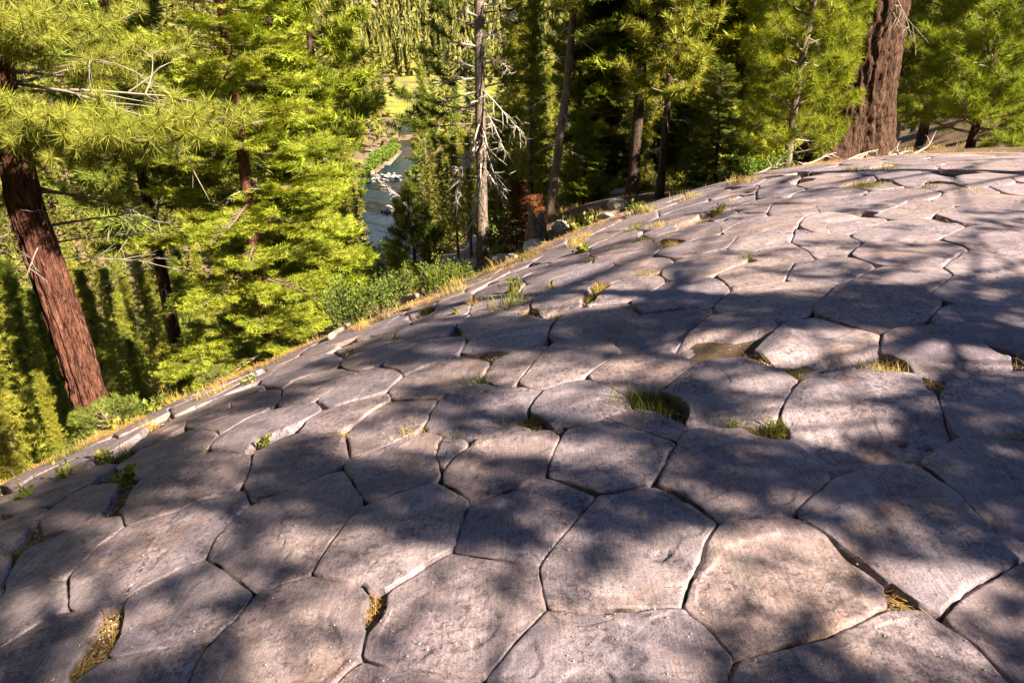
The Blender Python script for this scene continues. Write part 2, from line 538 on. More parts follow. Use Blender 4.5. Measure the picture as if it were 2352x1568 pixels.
M = {}
M['rock'] = rock_material()
M['grit'] = soil_material("joint_grit", (.060, .046, .040), (.19, .150, .125), (.40, .235, .10), .6, 2.6)
M['land'] = land_material()
M['bark_red'] = bark_material("red_bark", (.035, .016, .013), (.125, .052, .038), (.25, .115, .082))
M['bark_brown'] = bark_material("brown_bark", (.026, .016, .013), (.085, .046, .034), (.19, .105, .078))
M['bark_grey'] = bark_material("grey_bark", (.10, .08, .07), (.22, .175, .15), (.36, .29, .25), 20, 2.2, .7)
M['bark_dark'] = bark_material("dark_bark", (.035, .027, .025), (.085, .06, .05), (.15, .10, .08))
M['dead'] = wood_material("bleached_wood", (.30, .265, .24), (.58, .53, .48))
M['dead_grey'] = wood_material("grey_dead_wood", (.16, .135, .12), (.38, .33, .29))
M['twig'] = wood_material("twig_bark", (.10, .075, .06), (.27, .205, .165))
M['pine'] = leaf_material("pine_needles", (.082, .115, .016), (.215, .265, .040), (.45, .48, .11), .34)
M['pine_shade'] = leaf_material("shade_pine_needles", (.02, .04, .008), (.06, .09, .016), (.13, .16, .03), .06)  # darker and nearly opaque so the unseen pines cast deeper shade
M['pine_dark'] = leaf_material("dark_pine_needles", (.040, .065, .012), (.135, .175, .025), (.32, .35, .05), .45)
M['pine_bright'] = leaf_material("bright_pine_needles", (.10, .145, .012), (.250, .315, .028), (.47, .50, .06), .36)
M['fir'] = leaf_material("fir_needles", (.090, .135, .012), (.225, .280, .026), (.46, .47, .060), .32)
M['fir_dark'] = leaf_material("dark_fir_needles", (.036, .062, .014), (.115, .160, .030), (.28, .32, .055), .42)
M['fir_blue'] = leaf_material("young_fir_needles", (.07, .115, .035), (.18, .24, .06), (.36, .42, .11), .45)
M['far'] = leaf_material("far_needles", (.028, .042, .012), (.115, .138, .032), (.26, .27, .07), .3, noise_scale=.045)
M['mid'] = leaf_material("slope_needles", (.080, .105, .016), (.26, .295, .042), (.50, .50, .10), .38, noise_scale=.5)
M['red_needles'] = leaf_material("dead_red_needles", (.07, .028, .014), (.15, .058, .028), (.25, .11, .05), .25, (1.2, .8, .5))
M['shrub'] = leaf_material("shrub_leaves", (.03, .055, .012), (.09, .14, .025), (.21, .27, .05), .38)
M['willow'] = leaf_material("willow_leaves", (.07, .13, .02), (.16, .26, .035), (.28, .38, .06), .4)
M['weed'] = leaf_material("weed_leaves", (.10, .13, .02), (.22, .25, .04), (.38, .37, .07), .4)
M['grass'] = leaf_material("grass_blades", (.055, .075, .012), (.13, .15, .025), (.28, .26, .06), .4)
M['grass_dry'] = leaf_material("dry_grass_blades", (.20, .15, .045), (.40, .31, .10), (.60, .48, .20), .35)
M['litter'] = leaf_material("fallen_needles", (.22, .10, .035), (.42, .22, .075), (.62, .40, .17), .15, (1, .9, .6))
def meadow_material():
    n = N("meadow_grass"); p = n.pos()
    a = n.noise(p, .035, 6, .7, .5); f = n.noise(n.pos((1, .25, 1)), .5, 5, .75)
    c = n.ramp(a, [(.3, (.15, .185, .035)), (.5, (.25, .275, .050)), (.7, (.34, .33, .08))])
    c = n.mix(1.0, c, n.ramp(f, [(.3, (.65, .7, .65)), (.7, (1.25, 1.2, 1.2))]), 'MULTIPLY')
    return n.done(c, .9, n.bump(f, .6, .3), .1)
M['meadow'] = meadow_material()
M['water'] = water_material()
def stone_material():
    n = N("pale_granite"); p = n.pos()
    a = n.noise(p, 2.5, 7, .7); f = n.noise(p, 30, 4, .7)
    c = n.ramp(a, [(.3, (.26, .225, .20)), (.7, (.55, .49, .44))])
    return n.done(c, .9, n.bump(f, .6, .02, n.bump(a, .5, .1)), .2)
M['stone'] = stone_material()
def plain(name, c, r=.8):
    n = N(name); f = n.noise(n.pos(), 25, 4, .7)
    return n.done(n.mix(1.0, c, n.ramp(f, [(.3, (.75, .75, .75)), (.7, (1.2, 1.2, 1.2))]), 'MULTIPLY'), r)
M['pumice'] = plain("white_pumice", (.62, .60, .57))
M['bridge'] = plain("weathered_timber", (.30, .20, .13))
M['foam'] = plain("white_water", (.75, .77, .78), .5)
M['sand'] = plain("pale_sand", (.52, .42, .33), .95)

# ---------------------------------------------------------------- the rock dome and its columns
TILE = {'L1': (0, 1900, .44643), 'L2': (1000, 1900, .44643), 'L3': (2000, 1900, .44643), 'L4': (2900, 1900, .44643),
        'M1': (0, 1300, .44643), 'M2': (1000, 1300, .44643), 'M3': (2000, 1300, .44643), 'M4': (2900, 1300, .44643),
        'U1': (1100, 950, .35714), 'U2': (1800, 900, .35714), 'U3': (2500, 900, .35714), 'U4': (3200, 850, .3125),
        'V5': (2000, 640, .34014), 'V6': (2700, 560, .28064), 'V7': (3200, 540, .29762)}
def TP(tile, pts):
    x0, y0, s = TILE[tile]
    return (np.array([x0, y0]) + np.array(pts, float) * s) / 1.65816

# survey of the column tops: outline, then options (h: height, riser: (start, drop))
CELLS = [
('L1', [(1065,225),(1480,92),(1740,-14),(2000,-80),(2098,-30),(2090,60),(1850,330),(1730,490),(1520,575),(1190,750),(1060,830),(1030,900),(850,920),(600,940),(600,690),(730,500),(830,400)], {}),
('L1', [(545,660),(560,930),(380,1030),(0,1270),(-250,1420),(-250,950),(0,815),(150,775),(300,710)], {}),
('L1', [(850,960),(830,1060),(780,1200),(620,1400),(520,1568),(450,1700),(-250,1700),(-250,1420),(0,1270),(380,1030),(560,950)], {}),
('L1', [(1735,500),(1850,550),(2000,660),(2165,800),(2130,880),(2000,1020),(1890,1060),(1830,1180),(1640,1220),(1330,1270),(930,1340),(1010,1150),(1050,1000),(1090,840),(1190,760),(1520,585)], {}),
('L1', [(930,1350),(1330,1280),(1720,1235),(1690,1290),(1620,1430),(1575,1560),(1560,1700),(500,1700),(640,1550),(790,1420),(880,1350)], {}),
('L2', [(-60,815),(0,785),(200,700),(370,655),(430,645),(560,690),(840,745),(885,860),(850,1020),(820,1190),(810,1390),(700,1480),(600,1580),(520,1700),(-640,1700),(-610,1540),(-500,1330),(-400,1180),(-250,1050)], {}),
('L2', [(-135,50),(0,0),(130,-44),(310,-124),(690,-254),(740,-184),(790,-84),(860,20),(780,110),(680,230),(600,340),(510,470),(390,640),(200,705),(0,782),(-65,800),(-230,660),(-390,545),(-450,490),(-390,310),(-270,180)], {}),
('L2', [(870,46),(1000,6),(1240,-64),(1460,-139),(1600,-84),(1740,6),(1750,60),(1690,210),(1650,330),(1590,455),(1480,510),(1340,605),(1130,730),(1040,790),(960,780),(880,720),(700,690),(560,670),(450,630),(520,480),(620,330),(740,170),(830,90)], {'h': .02}),
('L3', [(-475,60),(-370,6),(-180,-64),(0,-130),(170,-190),(420,-125),(610,-52),(590,5),(400,200),(240,385),(125,540),(40,548),(-200,520),(-390,480),(-590,445),(-545,260)], {}),
('L3', [(620,-45),(850,-80),(1100,-115),(1250,-60),(1400,0),(1560,110),(1640,190),(1590,280),(1530,370),(1480,510),(1400,650),(1350,800),(1330,910),(1040,930),(600,940),(200,930),(150,800),(125,570),(250,385),(400,205)], {}),
('L3', [(190,945),(600,950),(1040,938),(1330,930),(1420,1010),(1560,1100),(1660,1220),(1760,1330),(1770,1400),(1710,1500),(1700,1700),(-380,1700),(-310,1500),(-230,1390),(-90,1220),(0,1130),(90,1040)], {}),
('L2', [(1600,470),(1850,495),(2100,530),(2355,562),(2375,700),(2420,930),(2330,1030),(2240,1110),(2100,1260),(2000,1390),(1880,1510),(1750,1510),(1560,1480),(1350,1460),(1150,1430),(960,1390),(870,1340),(920,1200),(990,1060),(1040,940),(1050,800),(1150,730),(1340,610),(1480,520)], {'h': .015}),
('L2', [(610,1580),(740,1460),(840,1395),(960,1410),(1150,1440),(1330,1465),(1600,1500),(1800,1520),(1880,1540),(1900,1700),(520,1700)], {'h': -.015}),
('L4', [(-356,195),(-186,150),(94,140),(210,140),(300,160),(370,200),(520,270),(620,370),(740,480),(850,560),(960,650),(1040,740),(1090,800),(1100,890),(960,960),(760,1060),(500,1150),(250,1235),(0,1300),(-120,1340),(-200,1370),(-250,1330),(-340,1240),(-440,1100),(-590,960),(-660,900),(-640,770),(-560,620),(-510,500),(-470,380),(-420,280)], {'h': .012}),
('L4', [(1100,930),(1230,920),(1340,940),(1480,1030),(1640,1120),(1750,1200),(1880,1320),(1980,1440),(2100,1560),(2200,1700),(-280,1700),(-260,1560),(-220,1390),(-60,1320),(250,1245),(500,1160),(760,1070),(960,985)], {}),
('L4', [(300,100),(330,70),(450,-54),(600,-154),(800,-244),(1000,-294),(1270,-324),(1340,-290),(1490,-174),(1640,-74),(1710,0),(1850,130),(1980,280),(2080,400),(2240,510),(2000,640),(1880,700),(1650,870),(1580,940),(1530,980),(1430,920),(1330,850),(1180,740),(1080,730),(960,640),(900,570),(740,460),(600,340),(440,220)], {'h': .03}),
('L4', [(2235,530),(2000,650),(1880,715),(1650,885),(1560,990),(1680,1120),(1780,1180),(1900,1290),(2000,1400),(2150,1560),(2250,1700),(2700,1700),(2700,600)], {}),
('M4', [(1690,800),(1520,890),(1370,980),(1340,1040),(1440,1100),(1600,1230),(1700,1300),(1850,1450),(1960,1568),(2240,1850),(2700,1850),(2700,900),(2240,860),(1950,830)], {'h': -.01, 'riser': (.55, .05)}),
('M3', [(190,1140),(240,940),(320,790),(370,740),(560,690),(680,650),(790,690),(1000,760),(1230,840),(1290,860),(1240,940),(1160,1080),(1100,1190),(950,1230),(780,1270),(620,1295),(450,1230),(270,1170)], {}),
('M3', [(690,640),(850,590),(1000,560),(1100,580),(1200,620),(1380,720),(1330,820),(1280,850),(1220,825),(1000,755),(790,685)], {'h': -.02}),
('M3', [(1390,740),(1500,720),(1830,730),(2016,790),(2216,830),(2366,900),(2486,1030),(2596,1170),(2466,1290),(2316,1430),(2226,1480),(2016,1490),(1830,1500),(1680,1520),(1560,1460),(1420,1350),(1290,1270),(1120,1215),(1110,1170),(1170,1080),(1250,940),(1310,850)], {'riser': (.8, .03)}),
('M3', [(20,580),(90,480),(170,410),(330,345),(500,330),(650,385),(830,455),(930,550),(830,590),(680,640),(370,735),(320,755),(230,700),(120,640)], {}),
('M2', [(1540,1110),(1640,980),(1760,900),(1830,830),(2000,770),(2130,720),(2240,725),(2400,760),(2530,790),(2480,900),(2440,1050),(2410,1150),(2240,1215),(2060,1280),(1880,1350),(1800,1370),(1720,1310),(1580,1230),(1530,1150)], {'h': .02, 'riser': (.85, .03)}),
('M2', [(740,1000),(840,960),(1010,900),(1210,810),(1380,765),(1530,800),(1500,860),(1470,960),(1500,1060),(1525,1100),(1500,1150),(1310,1220),(1100,1300),(920,1360),(850,1280),(780,1170),(710,1080),(700,1040)], {'h': .01}),
('M2', [(1550,815),(1680,830),(1760,880),(1640,970),(1540,1090),(1510,1060),(1475,970),(1500,860)], {'h': -.02}),
('M2', [(1420,600),(1510,490),(1700,390),(1820,355),(2060,370),(2240,385),(2390,400),(2330,480),(2250,590),(2130,700),(1980,760),(1790,825),(1700,790),(1560,790),(1430,750),(1400,680)], {}),
('M2', [(760,720),(860,640),(960,570),(1080,500),(1300,490),(1495,495),(1440,580),(1390,660),(1220,800),(1010,890),(840,950),(760,980),(740,900),(730,800)], {}),
('M2', [(-70,960),(0,900),(190,800),(290,775),(500,780),(660,765),(720,850),(745,980),(680,1040),(440,1150),(280,1210),(0,1300),(-100,1325),(-130,1240),(-90,1100)], {}),
('M2', [(290,770),(420,650),(560,580),(800,500),(1050,440),(1090,490),(960,550),(830,650),(740,720),(640,755),(480,770)], {}),
('M2', [(490,490),(680,350),(820,250),(920,220),(1050,230),(1190,290),(1100,370),(1050,420),(800,490),(590,550),(540,510)], {}),
('M2', [(170,410),(260,330),(380,290),(540,240),(820,250),(680,340),(480,470),(400,510),(220,540),(150,555),(160,470)], {}),
('M1', [(2240,605),(2360,560),(2630,520),(2730,590),(2640,640),(2490,720),(2320,800),(2200,850),(2110,940),(1960,930),(1830,910),(1800,860),(1900,790),(2000,720),(2130,640)], {}),
('M1', [(1190,1180),(1400,1090),(1560,1020),(1720,950),(1870,945),(2060,950),(2140,960),(2120,1070),(2050,1200),(2000,1260),(1860,1310),(1740,1330),(1480,1440),(1200,1530),(1060,1560),(1030,1420),(1080,1330),(1120,1250)], {}),
('M1', [(1040,1030),(1180,930),(1400,830),(1570,770),(1700,745),(1860,760),(1820,850),(1720,940),(1560,1010),(1400,1085),(1190,1170),(1000,1140),(990,1080)], {}),
('M1', [(440,1400),(620,1290),(780,1220),(880,1210),(1020,1220),(960,1300),(940,1370),(880,1430),(760,1480),(680,1530),(480,1580),(340,1620),(330,1500)], {'riser': (.6, .05)}),
('L1', [(500,280),(680,200),(900,130),(1020,110),(1055,230),(960,305),(830,395),(730,490),(600,600),(540,650),(300,700),(150,770),(0,810),(40,650),(130,480),(240,380),(340,350)], {'h': -.05, 'rough': 3.0}),
('M1', [(0,1480),(200,1330),(420,1220),(700,1100),(950,1030),(970,1060),(840,1140),(780,1210),(600,1290),(430,1400),(340,1410),(150,1470),(30,1480)], {'h': .02}),
('M1', [(150,1250),(300,1150),(480,1060),(620,1000),(820,980),(760,1050),(700,1090),(430,1210),(200,1320)], {}),
('M1', [(-40,1200),(90,1150),(250,1070),(400,1030),(440,1060),(300,1130),(140,1230),(60,1250)], {}),
('M1', [(1100,920),(1200,830),(1330,750),(1450,690),(1590,660),(1560,720),(1440,790),(1250,880),(1120,940)], {}),
('M1', [(640,990),(760,930),(1000,830),(1180,750),(1290,700),(1200,780),(1080,860),(960,930),(830,975)], {}),
('M1', [(960,790),(1250,640),(1430,570),(1450,600),(1280,690),(1000,810)], {}),
('M1', [(1640,740),(1750,690),(1980,610),(2240,560),(2330,545),(2240,600),(2120,640),(2000,715),(1880,780),(1850,755),(1700,745)], {}),
('M1', [(1600,655),(1800,610),(1960,570),(1980,500),(2070,450),(2240,420),(2400,400),(2400,470),(2320,540),(2240,555),(2000,600),(1760,690),(1640,735),(1600,700)], {'h': -.02}),
('M1', [(1340,720),(1500,640),(1700,560),(1900,470),(2080,410),(2240,370),(2240,410),(2060,450),(1970,500),(1940,570),(1780,610),(1600,650),(1450,690)], {}),
('M1', [(1450,620),(1700,500),(2000,380),(2100,330),(2240,270),(2360,230),(2300,300),(2060,390),(1700,540)], {}),
('M2', [(-50,300),(100,220),(330,150),(560,100),(640,130),(650,180),(600,230),(540,235),(380,285),(260,330),(170,390),(120,370),(0,370)], {}),
('U1', [(-40,1210),(120,1130),(250,1080),(420,1030),(560,1010),(500,1050),(430,1100),(200,1170),(100,1210),(0,1240)], {}),
('U1', [(520,1060),(650,1010),(850,950),(1080,910),(1120,950),(1000,1000),(850,1060),(680,1130),(620,1120)], {}),
('U1', [(600,1170),(700,1120),(900,1060),(1100,990),(1200,970),(1380,975),(1280,1040),(1150,1110),(1040,1180),(900,1240),(760,1280),(640,1270),(590,1220)], {}),
('U1', [(1050,1190),(1200,1100),(1390,985),(1550,940),(1700,930),(1890,950),(1860,1030),(1810,1110),(1700,1145),(1550,1200),(1420,1250),(1250,1330),(1150,1270),(1010,1240)], {'h': .02}),
('M2', [(1110,380),(1210,290),(1360,220),(1500,180),(1680,120),(1850,150),(1940,190),(1900,260),(1800,340),(1700,390),(1510,485),(1360,490),(1110,490),(1080,430)], {}),
('U1', [(680,960),(800,900),(950,810),(1100,740),(1230,690),(1300,740),(1260,800),(1200,850),(1000,890),(850,920)], {}),
('U1', [(1160,890),(1260,810),(1420,790),(1600,760),(1760,710),(1960,690),(1800,780),(1680,870),(1660,920),(1540,935),(1400,960),(1120,940)], {}),
('U1', [(1300,760),(1400,720),(1560,640),(1700,600),(1900,580),(1950,640),(1850,690),(1740,705),(1600,755),(1400,790)], {}),
('U1', [(1230,680),(1330,610),(1500,570),(1580,555),(1560,600),(1420,650),(1300,690)], {}),
('U2', [(-180,930),(0,830),(250,790),(420,800),(560,865),(870,870),(790,960),(770,1060),(720,1135),(500,1200),(200,1225),(0,1230),(-130,1240),(-70,1120),(-60,1080)], {'h': -.01}),
('U2', [(880,960),(960,830),(1050,770),(1250,740),(1480,710),(1630,690),(1700,740),(1790,820),(1720,890),(1650,960),(1530,1060),(1500,1130),(1300,1100),(1100,1095),(950,1110),(830,1060)], {'riser': (.5, .07)}),
('U3', [(-210,890),(-160,825),(0,795),(290,765),(570,735),(560,800),(470,910),(390,1000),(290,1060),(170,1170),(60,1190),(-200,1210),(-360,1190),(-440,1130),(-300,960)], {'riser': (.4, .08)}),
('U2', [(850,1140),(1000,1110),(1150,1100),(1350,1105),(1480,1110),(1530,1190),(1580,1230),(1430,1330),(1300,1410),(1200,1480),(1050,1540),(900,1600),(700,1620),(480,1560),(600,1400),(700,1290)], {}),
('U2', [(160,1400),(270,1290),(500,1200),(730,1145),(840,1135),(700,1280),(600,1400),(470,1540),(400,1620),(300,1640),(130,1480)], {'h': -.01}),
('M3', [(530,290),(640,200),(820,100),(900,85),(1060,75),(1260,90),(1400,140),(1490,190),(1400,240),(1290,310),(1200,370),(1140,430),(1000,430),(860,440),(760,380),(640,330)], {'riser': (.75, .03)}),
('M3', [(1200,400),(1330,280),(1450,210),(1550,175),(1750,160),(1900,165),(2060,220),(2150,250),(2240,290),(2340,340),(2280,420),(2220,470),(2180,560),(2130,620),(2000,680),(1700,715),(1420,715),(1380,700),(1400,560),(1290,470),(1160,440)], {'h': .03, 'riser': (.66, .08)}),
('U3', [(400,1000),(480,910),(620,840),(760,830),(1000,850),(1300,930),(1290,970),(1180,1080),(1080,1170),(1020,1230),(900,1270),(480,1330),(330,1280),(200,1200),(190,1170)], {'h': .05, 'riser': (.38, .16), 'rough': 2.0}),
('U3', [(1300,975),(1400,910),(1560,870),(1720,857),(1900,900),(2100,960),(2389,1041),(2380,1140),(2370,1240),(2300,1320),(2200,1400),(1950,1440),(1700,1500),(1560,1440),(1380,1380),(1240,1310),(1110,1240),(1040,1220),(1180,1080)], {'h': .04, 'riser': (.55, .10), 'rough': 1.6}),
('M4', [(1010,100),(1029,-60),(1253,-105),(1463,-133),(1652,-91),(1862,10),(2000,80),(2160,150),(2110,230),(1960,280),(1700,310),(1570,325),(1450,310),(1290,260),(1220,190),(1100,110)], {'h': .04, 'riser': (.75, .05), 'rough': 1.5}),
('M4', [(260,410),(330,360),(440,310),(640,275),(800,262),(1020,265),(1200,290),(1360,330),(1400,420),(1450,500),(1510,600),(1560,700),(1660,800),(1520,870),(1370,970),(1300,1010),(1000,1040),(800,1090),(640,1130),(480,1000),(360,880),(240,760),(180,600),(240,480)], {'h': .05, 'riser': (.42, .12), 'rough': 1.5}),
('M4', [(1570,340),(1700,315),(1960,285),(2160,265),(2500,250),(2700,300),(2700,800),(2240,780),(1950,790),(1750,790),(1660,760),(1600,640),(1560,500)], {'h': .03, 'riser': (.7, .07)}),
('U4', [(1260,1010),(1400,985),(1600,985),(1900,1010),(2240,1030),(2700,1080),(2700,1600),(2240,1560),(1900,1450),(1600,1350),(1400,1290),(1150,1240),(1140,1150)], {'h': -.02, 'riser': (.7, .08)}),
('U4', [(-45,777),(150,780),(500,760),(900,775),(1050,840),(1180,890),(1240,930),(1150,1020),(1080,1120),(950,1190),(750,1220),(600,1260),(500,1330),(300,1300),(0,1230),(-200,1180),(-310,1110),(-320,1040),(-180,890)], {'h': .04, 'riser': (.72, .08)}),
('U4', [(-40,760),(80,700),(250,620),(430,540),(600,520),(900,510),(1220,525),(1320,580),(1380,620),(1300,690),(1200,770),(1100,855),(1040,830),(900,770),(500,755),(150,775)], {}),
('U4', [(1400,610),(1270,520),(1380,430),(1480,360),(1600,335),(1850,325),(2240,335),(2700,340),(2700,1060),(2240,1010),(1900,980),(1600,960),(1300,950),(1240,920),(1120,860),(1210,770)], {}),
('U4', [(110,390),(210,290),(300,240),(500,220),(900,205),(1150,200),(1220,230),(1400,270),(1560,320),(1480,350),(1380,420),(1250,510),(900,500),(500,510),(350,460),(200,410)], {}),
('U4', [(1240,200),(1330,150),(1450,80),(1560,40),(1650,30),(2000,50),(2300,90),(2700,130),(2700,330),(2240,320),(1900,310),(1700,320),(1560,310),(1450,270),(1330,220)], {'h': .03, 'riser': (.8, .05)}),
('U3', [(1390,450),(1440,340),(1500,270),(1700,240),(1900,215),(2080,218),(2230,270),(2336,330),(2180,410),(2050,470),(1950,500),(1800,510),(1600,480),(1480,470)], {}),
('U3', [(640,710),(720,640),(800,570),(1000,540),(1200,500),(1390,470),(1600,480),(1780,500),(1910,510),(1850,610),(1750,700),(1690,740),(1650,810),(1560,860),(1450,890),(1380,910),(1200,890),(1000,850),(760,820),(620,740)], {}),
('U3', [(660,400),(780,340),(930,290),(1050,265),(1300,265),(1480,270),(1420,340),(1360,440),(1330,470),(1150,510),(950,550),(800,570),(760,510),(680,450)], {}),
('U3', [(1030,190),(1080,150),(1200,110),(1400,80),(1500,100),(1600,150),(1720,240),(1600,260),(1480,265),(1300,250),(1050,245)], {}),
('U3', [(1510,95),(1640,90),(1850,70),(2060,60),(2200,70),(2140,120),(2040,200),(1900,212),(1720,238),(1610,150)], {'riser': (.45, .06)}),
('U3', [(50,360),(200,270),(350,220),(550,180),(740,140),(900,145),(930,190),(920,290),(800,330),(660,390),(540,430),(420,430),(180,460),(100,440)], {}),
('U3', [(0,555),(110,480),(420,435),(550,425),(640,450),(760,520),(800,570),(700,650),(620,720),(570,735),(290,762),(-150,812),(-250,740),(-270,690),(-90,605)], {}),
('U2', [(1240,730),(1320,640),(1400,560),(1500,500),(1600,470),(1850,430),(1980,440),(2060,490),(1950,560),(1870,600),(1700,670),(1640,690),(1450,710),(1260,735),(1230,700)], {}),
('U2', [(690,640),(850,570),(1050,510),(1230,475),(1310,490),(1230,580),(1150,680),(1120,710),(950,790),(750,820),(640,720)], {'h': .03, 'riser': (.6, .10), 'rough': 2.0}),
('U2', [(1270,465),(1400,370),(1530,300),(1720,290),(1900,215),(2060,225),(2130,265),(2060,330),(1990,380),(1850,415),(1600,460),(1430,490)], {}),
('U3', [(10,190),(100,130),(250,70),(400,30),(600,0),(860,-10),(840,40),(750,130),(640,150),(480,180),(270,220),(150,215)], {'h': .02}),
('V6', [(230,1375),(390,1215),(640,1165),(850,1110),(1170,1090),(1150,1200),(1100,1290),(1190,1325),(900,1360),(640,1400),(480,1390)], {}),
('V6', [(1170,1095),(1330,1145),(1450,1170),(1690,1172),(1860,1180),(1930,1230),(2080,1300),(1900,1300),(1600,1330),(1350,1350),(1200,1325),(1110,1290)], {}),
('V6', [(170,1165),(300,1080),(500,1000),(780,950),(850,940),(1090,940),(1330,920),(1240,990),(1200,1060),(1170,1085),(850,1105),(640,1160),(400,1210),(280,1195)], {}),
('V6', [(850,780),(1000,765),(1400,760),(1700,760),(1690,850),(1500,880),(1330,910),(1090,930),(840,935),(790,900)], {}),
('V6', [(1230,1050),(1260,980),(1340,920),(1640,865),(1900,910),(2138,930),(2138,960),(1940,985),(1650,995),(1480,1010),(1600,1070),(1700,1165),(1450,1160),(1350,1110)], {}),
('V7', [(-275,1025),(-150,1010),(0,1000),(250,960),(470,965),(620,1010),(480,1065),(320,1130),(240,1150),(80,1175),(-80,1190),(-200,1190),(-230,1100)], {}),
('V7', [(330,1120),(500,1055),(640,1010),(850,1000),(1100,985),(1240,1010),(1450,1050),(1620,1090),(1480,1150),(1330,1210),(1250,1260),(1000,1250),(700,1265),(510,1240),(420,1260),(300,1290),(130,1220),(230,1150)], {}),
('V7', [(1220,940),(1350,870),(1500,830),(1700,840),(1900,840),(2270,840),(2700,830),(2700,1100),(2352,1090),(2100,1080),(1850,1070),(1600,1040),(1400,990)], {'h': .03, 'riser': (.8, .05)}),
('V7', [(-330,770),(0,725),(290,685),(550,715),(760,745),(900,748),(700,830),(500,890),(300,870),(150,890),(0,910),(-300,900)], {}),
('V7', [(900,750),(1060,738),(1130,745),(1300,785),(1470,805),(1450,832),(1280,880),(1190,930),(1090,970),(850,985),(720,975),(550,945),(420,925),(520,890),(720,830)], {}),
('V7', [(290,675),(400,620),(600,600),(800,580),(1040,590),(1300,640),(1280,680),(1150,730),(900,742),(760,735),(550,705)], {}),
('V7', [(1160,735),(1290,680),(1330,645),(1600,645),(1900,650),(2352,690),(2700,720),(2700,830),(2270,832),(1900,830),(1680,825),(1470,800),(1300,770)], {}),
('V7', [(1080,545),(1180,500),(1450,490),(1800,475),(2200,470),(2210,520),(2110,600),(2060,640),(1700,640),(1630,600),(1430,540),(1250,530)], {'h': .09, 'riser': (.55, .14), 'rough': 2.0}),
('V7', [(490,480),(700,430),(1000,400),(1230,420),(1430,480),(1180,490),(1080,540),(1070,580),(900,585),(770,580),(640,500)], {'h': .03}),
('V7', [(1460,480),(1560,430),(1800,410),(2352,405),(2700,410),(2700,560),(2352,540),(2210,500),(2190,465),(1800,470)], {'h': .03}),
('V7', [(0,400),(250,390),(500,370),(800,365),(1100,375),(1000,395),(700,425),(480,475),(420,420),(250,440),(0,440)], {}),
('V7', [(0,470),(260,445),(420,420),(480,480),(300,520),(0,550),(-200,545),(-250,500)], {}),
('V7', [(1250,330),(1400,270),(1700,220),(2352,180),(2700,170),(2700,400),(2352,390),(1820,405),(1500,370),(1270,350)], {'h': .03}),
('V6', [(650,510),(780,440),(950,400),(1150,380),(1250,385),(1220,430),(1100,460),(950,470),(760,510),(700,530)], {}),
('V6', [(1230,430),(1420,395),(1700,350),(2000,330),(2200,340),(2060,395),(1700,400),(1450,430)], {'h': .02}),
('V6', [(1170,530),(1300,490),(1450,435),(1700,405),(2060,400),(2138,440),(1950,500),(1750,520),(1500,550),(1340,565)], {'h': .02}),
('V6', [(650,620),(660,560),(700,530),(950,480),(1100,470),(1180,520),(1340,570),(1200,600),(1090,670),(900,680),(650,700)], {}),
('V6', [(1100,670),(1200,600),(1350,570),(1600,545),(1900,540),(2100,570),(2138,600),(1950,640),(1600,690),(1220,720),(1150,690)], {}),
('V6', [(850,770),(1070,690),(1220,725),(1520,695),(1800,690),(1990,655),(2138,660),(2000,720),(1700,755),(1350,765),(1000,765)], {}),
('V6', [(360,820),(500,760),(640,710),(900,685),(1060,685),(850,770),(780,880),(600,900),(400,880)], {}),
('V6', [(410,885),(600,890),(790,890),(790,940),(500,995),(300,1075),(160,1160),(30,1050),(240,1010)], {}),
('V6', [(0,740),(200,680),(480,610),(640,600),(640,630),(500,640),(380,700),(200,740),(0,800)], {}),
('V6', [(0,870),(90,800),(380,700),(640,640),(640,705),(480,765),(350,815),(280,820),(120,870)], {}),
('V6', [(0,990),(150,900),(290,835),(350,840),(410,885),(240,960),(60,1010)], {}),
('V6', [(0,690),(200,620),(500,540),(650,540),(650,590),(480,605),(200,670),(0,720)], {}),
('V5', [(1310,740),(1450,690),(1700,620),(1680,700),(1540,730),(1380,765)], {}),
('U2', [(1310,280),(1350,200),(1550,120),(1840,45),(2070,75),(1950,140),(1880,210),(1700,285),(1520,290)], {}),
('U2', [(520,440),(700,350),(830,280),(1000,230),(1220,200),(1240,290),(1100,350),(900,430),(830,450),(600,490)], {}),
('U2', [(850,540),(840,470),(950,420),(1100,355),(1230,300),(1350,285),(1510,285),(1440,330),(1300,430),(1230,470),(1050,510),(900,560)], {}),
('U2', [(500,590),(560,520),(680,470),(820,455),(845,560),(700,630),(610,660),(480,640)], {}),
('U2', [(0,600),(150,530),(330,470),(460,440),(530,490),(500,580),(300,610),(130,640),(0,690)], {}),
('U2', [(0,740),(120,650),(300,615),(480,640),(600,690),(560,780),(300,780),(260,785),(0,825),(-60,760)], {'riser': (.6, .05), 'rough': 1.5}),
('U2', [(160,500),(300,430),(500,350),(800,280),(820,285),(690,355),(510,440),(340,465)], {}),
('U2', [(610,290),(800,180),(1000,100),(1130,90),(1240,130),(1250,195),(1000,225),(830,275)], {}),
('U2', [(1240,130),(1350,60),(1500,20),(1700,-20),(1850,30),(1550,110),(1340,190),(1260,195)], {}),
('U2', [(860,150),(1000,70),(1200,0),(1450,-50),(1600,-60),(1480,10),(1340,60),(1230,125),(1130,85),(1000,95)], {}),
('V5', [(700,800),(900,730),(1150,680),(1290,690),(1310,740),(1100,790),(850,830)], {}),
('V5', [(1230,680),(1400,600),(1600,550),(1900,500),(1960,520),(1900,570),(1700,610),(1450,680),(1300,690)], {}),
('V5', [(1440,790),(1550,735),(1700,700),(1900,620),(2050,600),(2250,600),(2200,720),(2000,770),(1800,830),(1740,800),(1600,780)], {}),
('V5', [(1400,590),(1650,480),(1850,420),(2352,300),(2352,420),(2200,450),(1960,510),(1900,495),(1600,545)], {}),
]
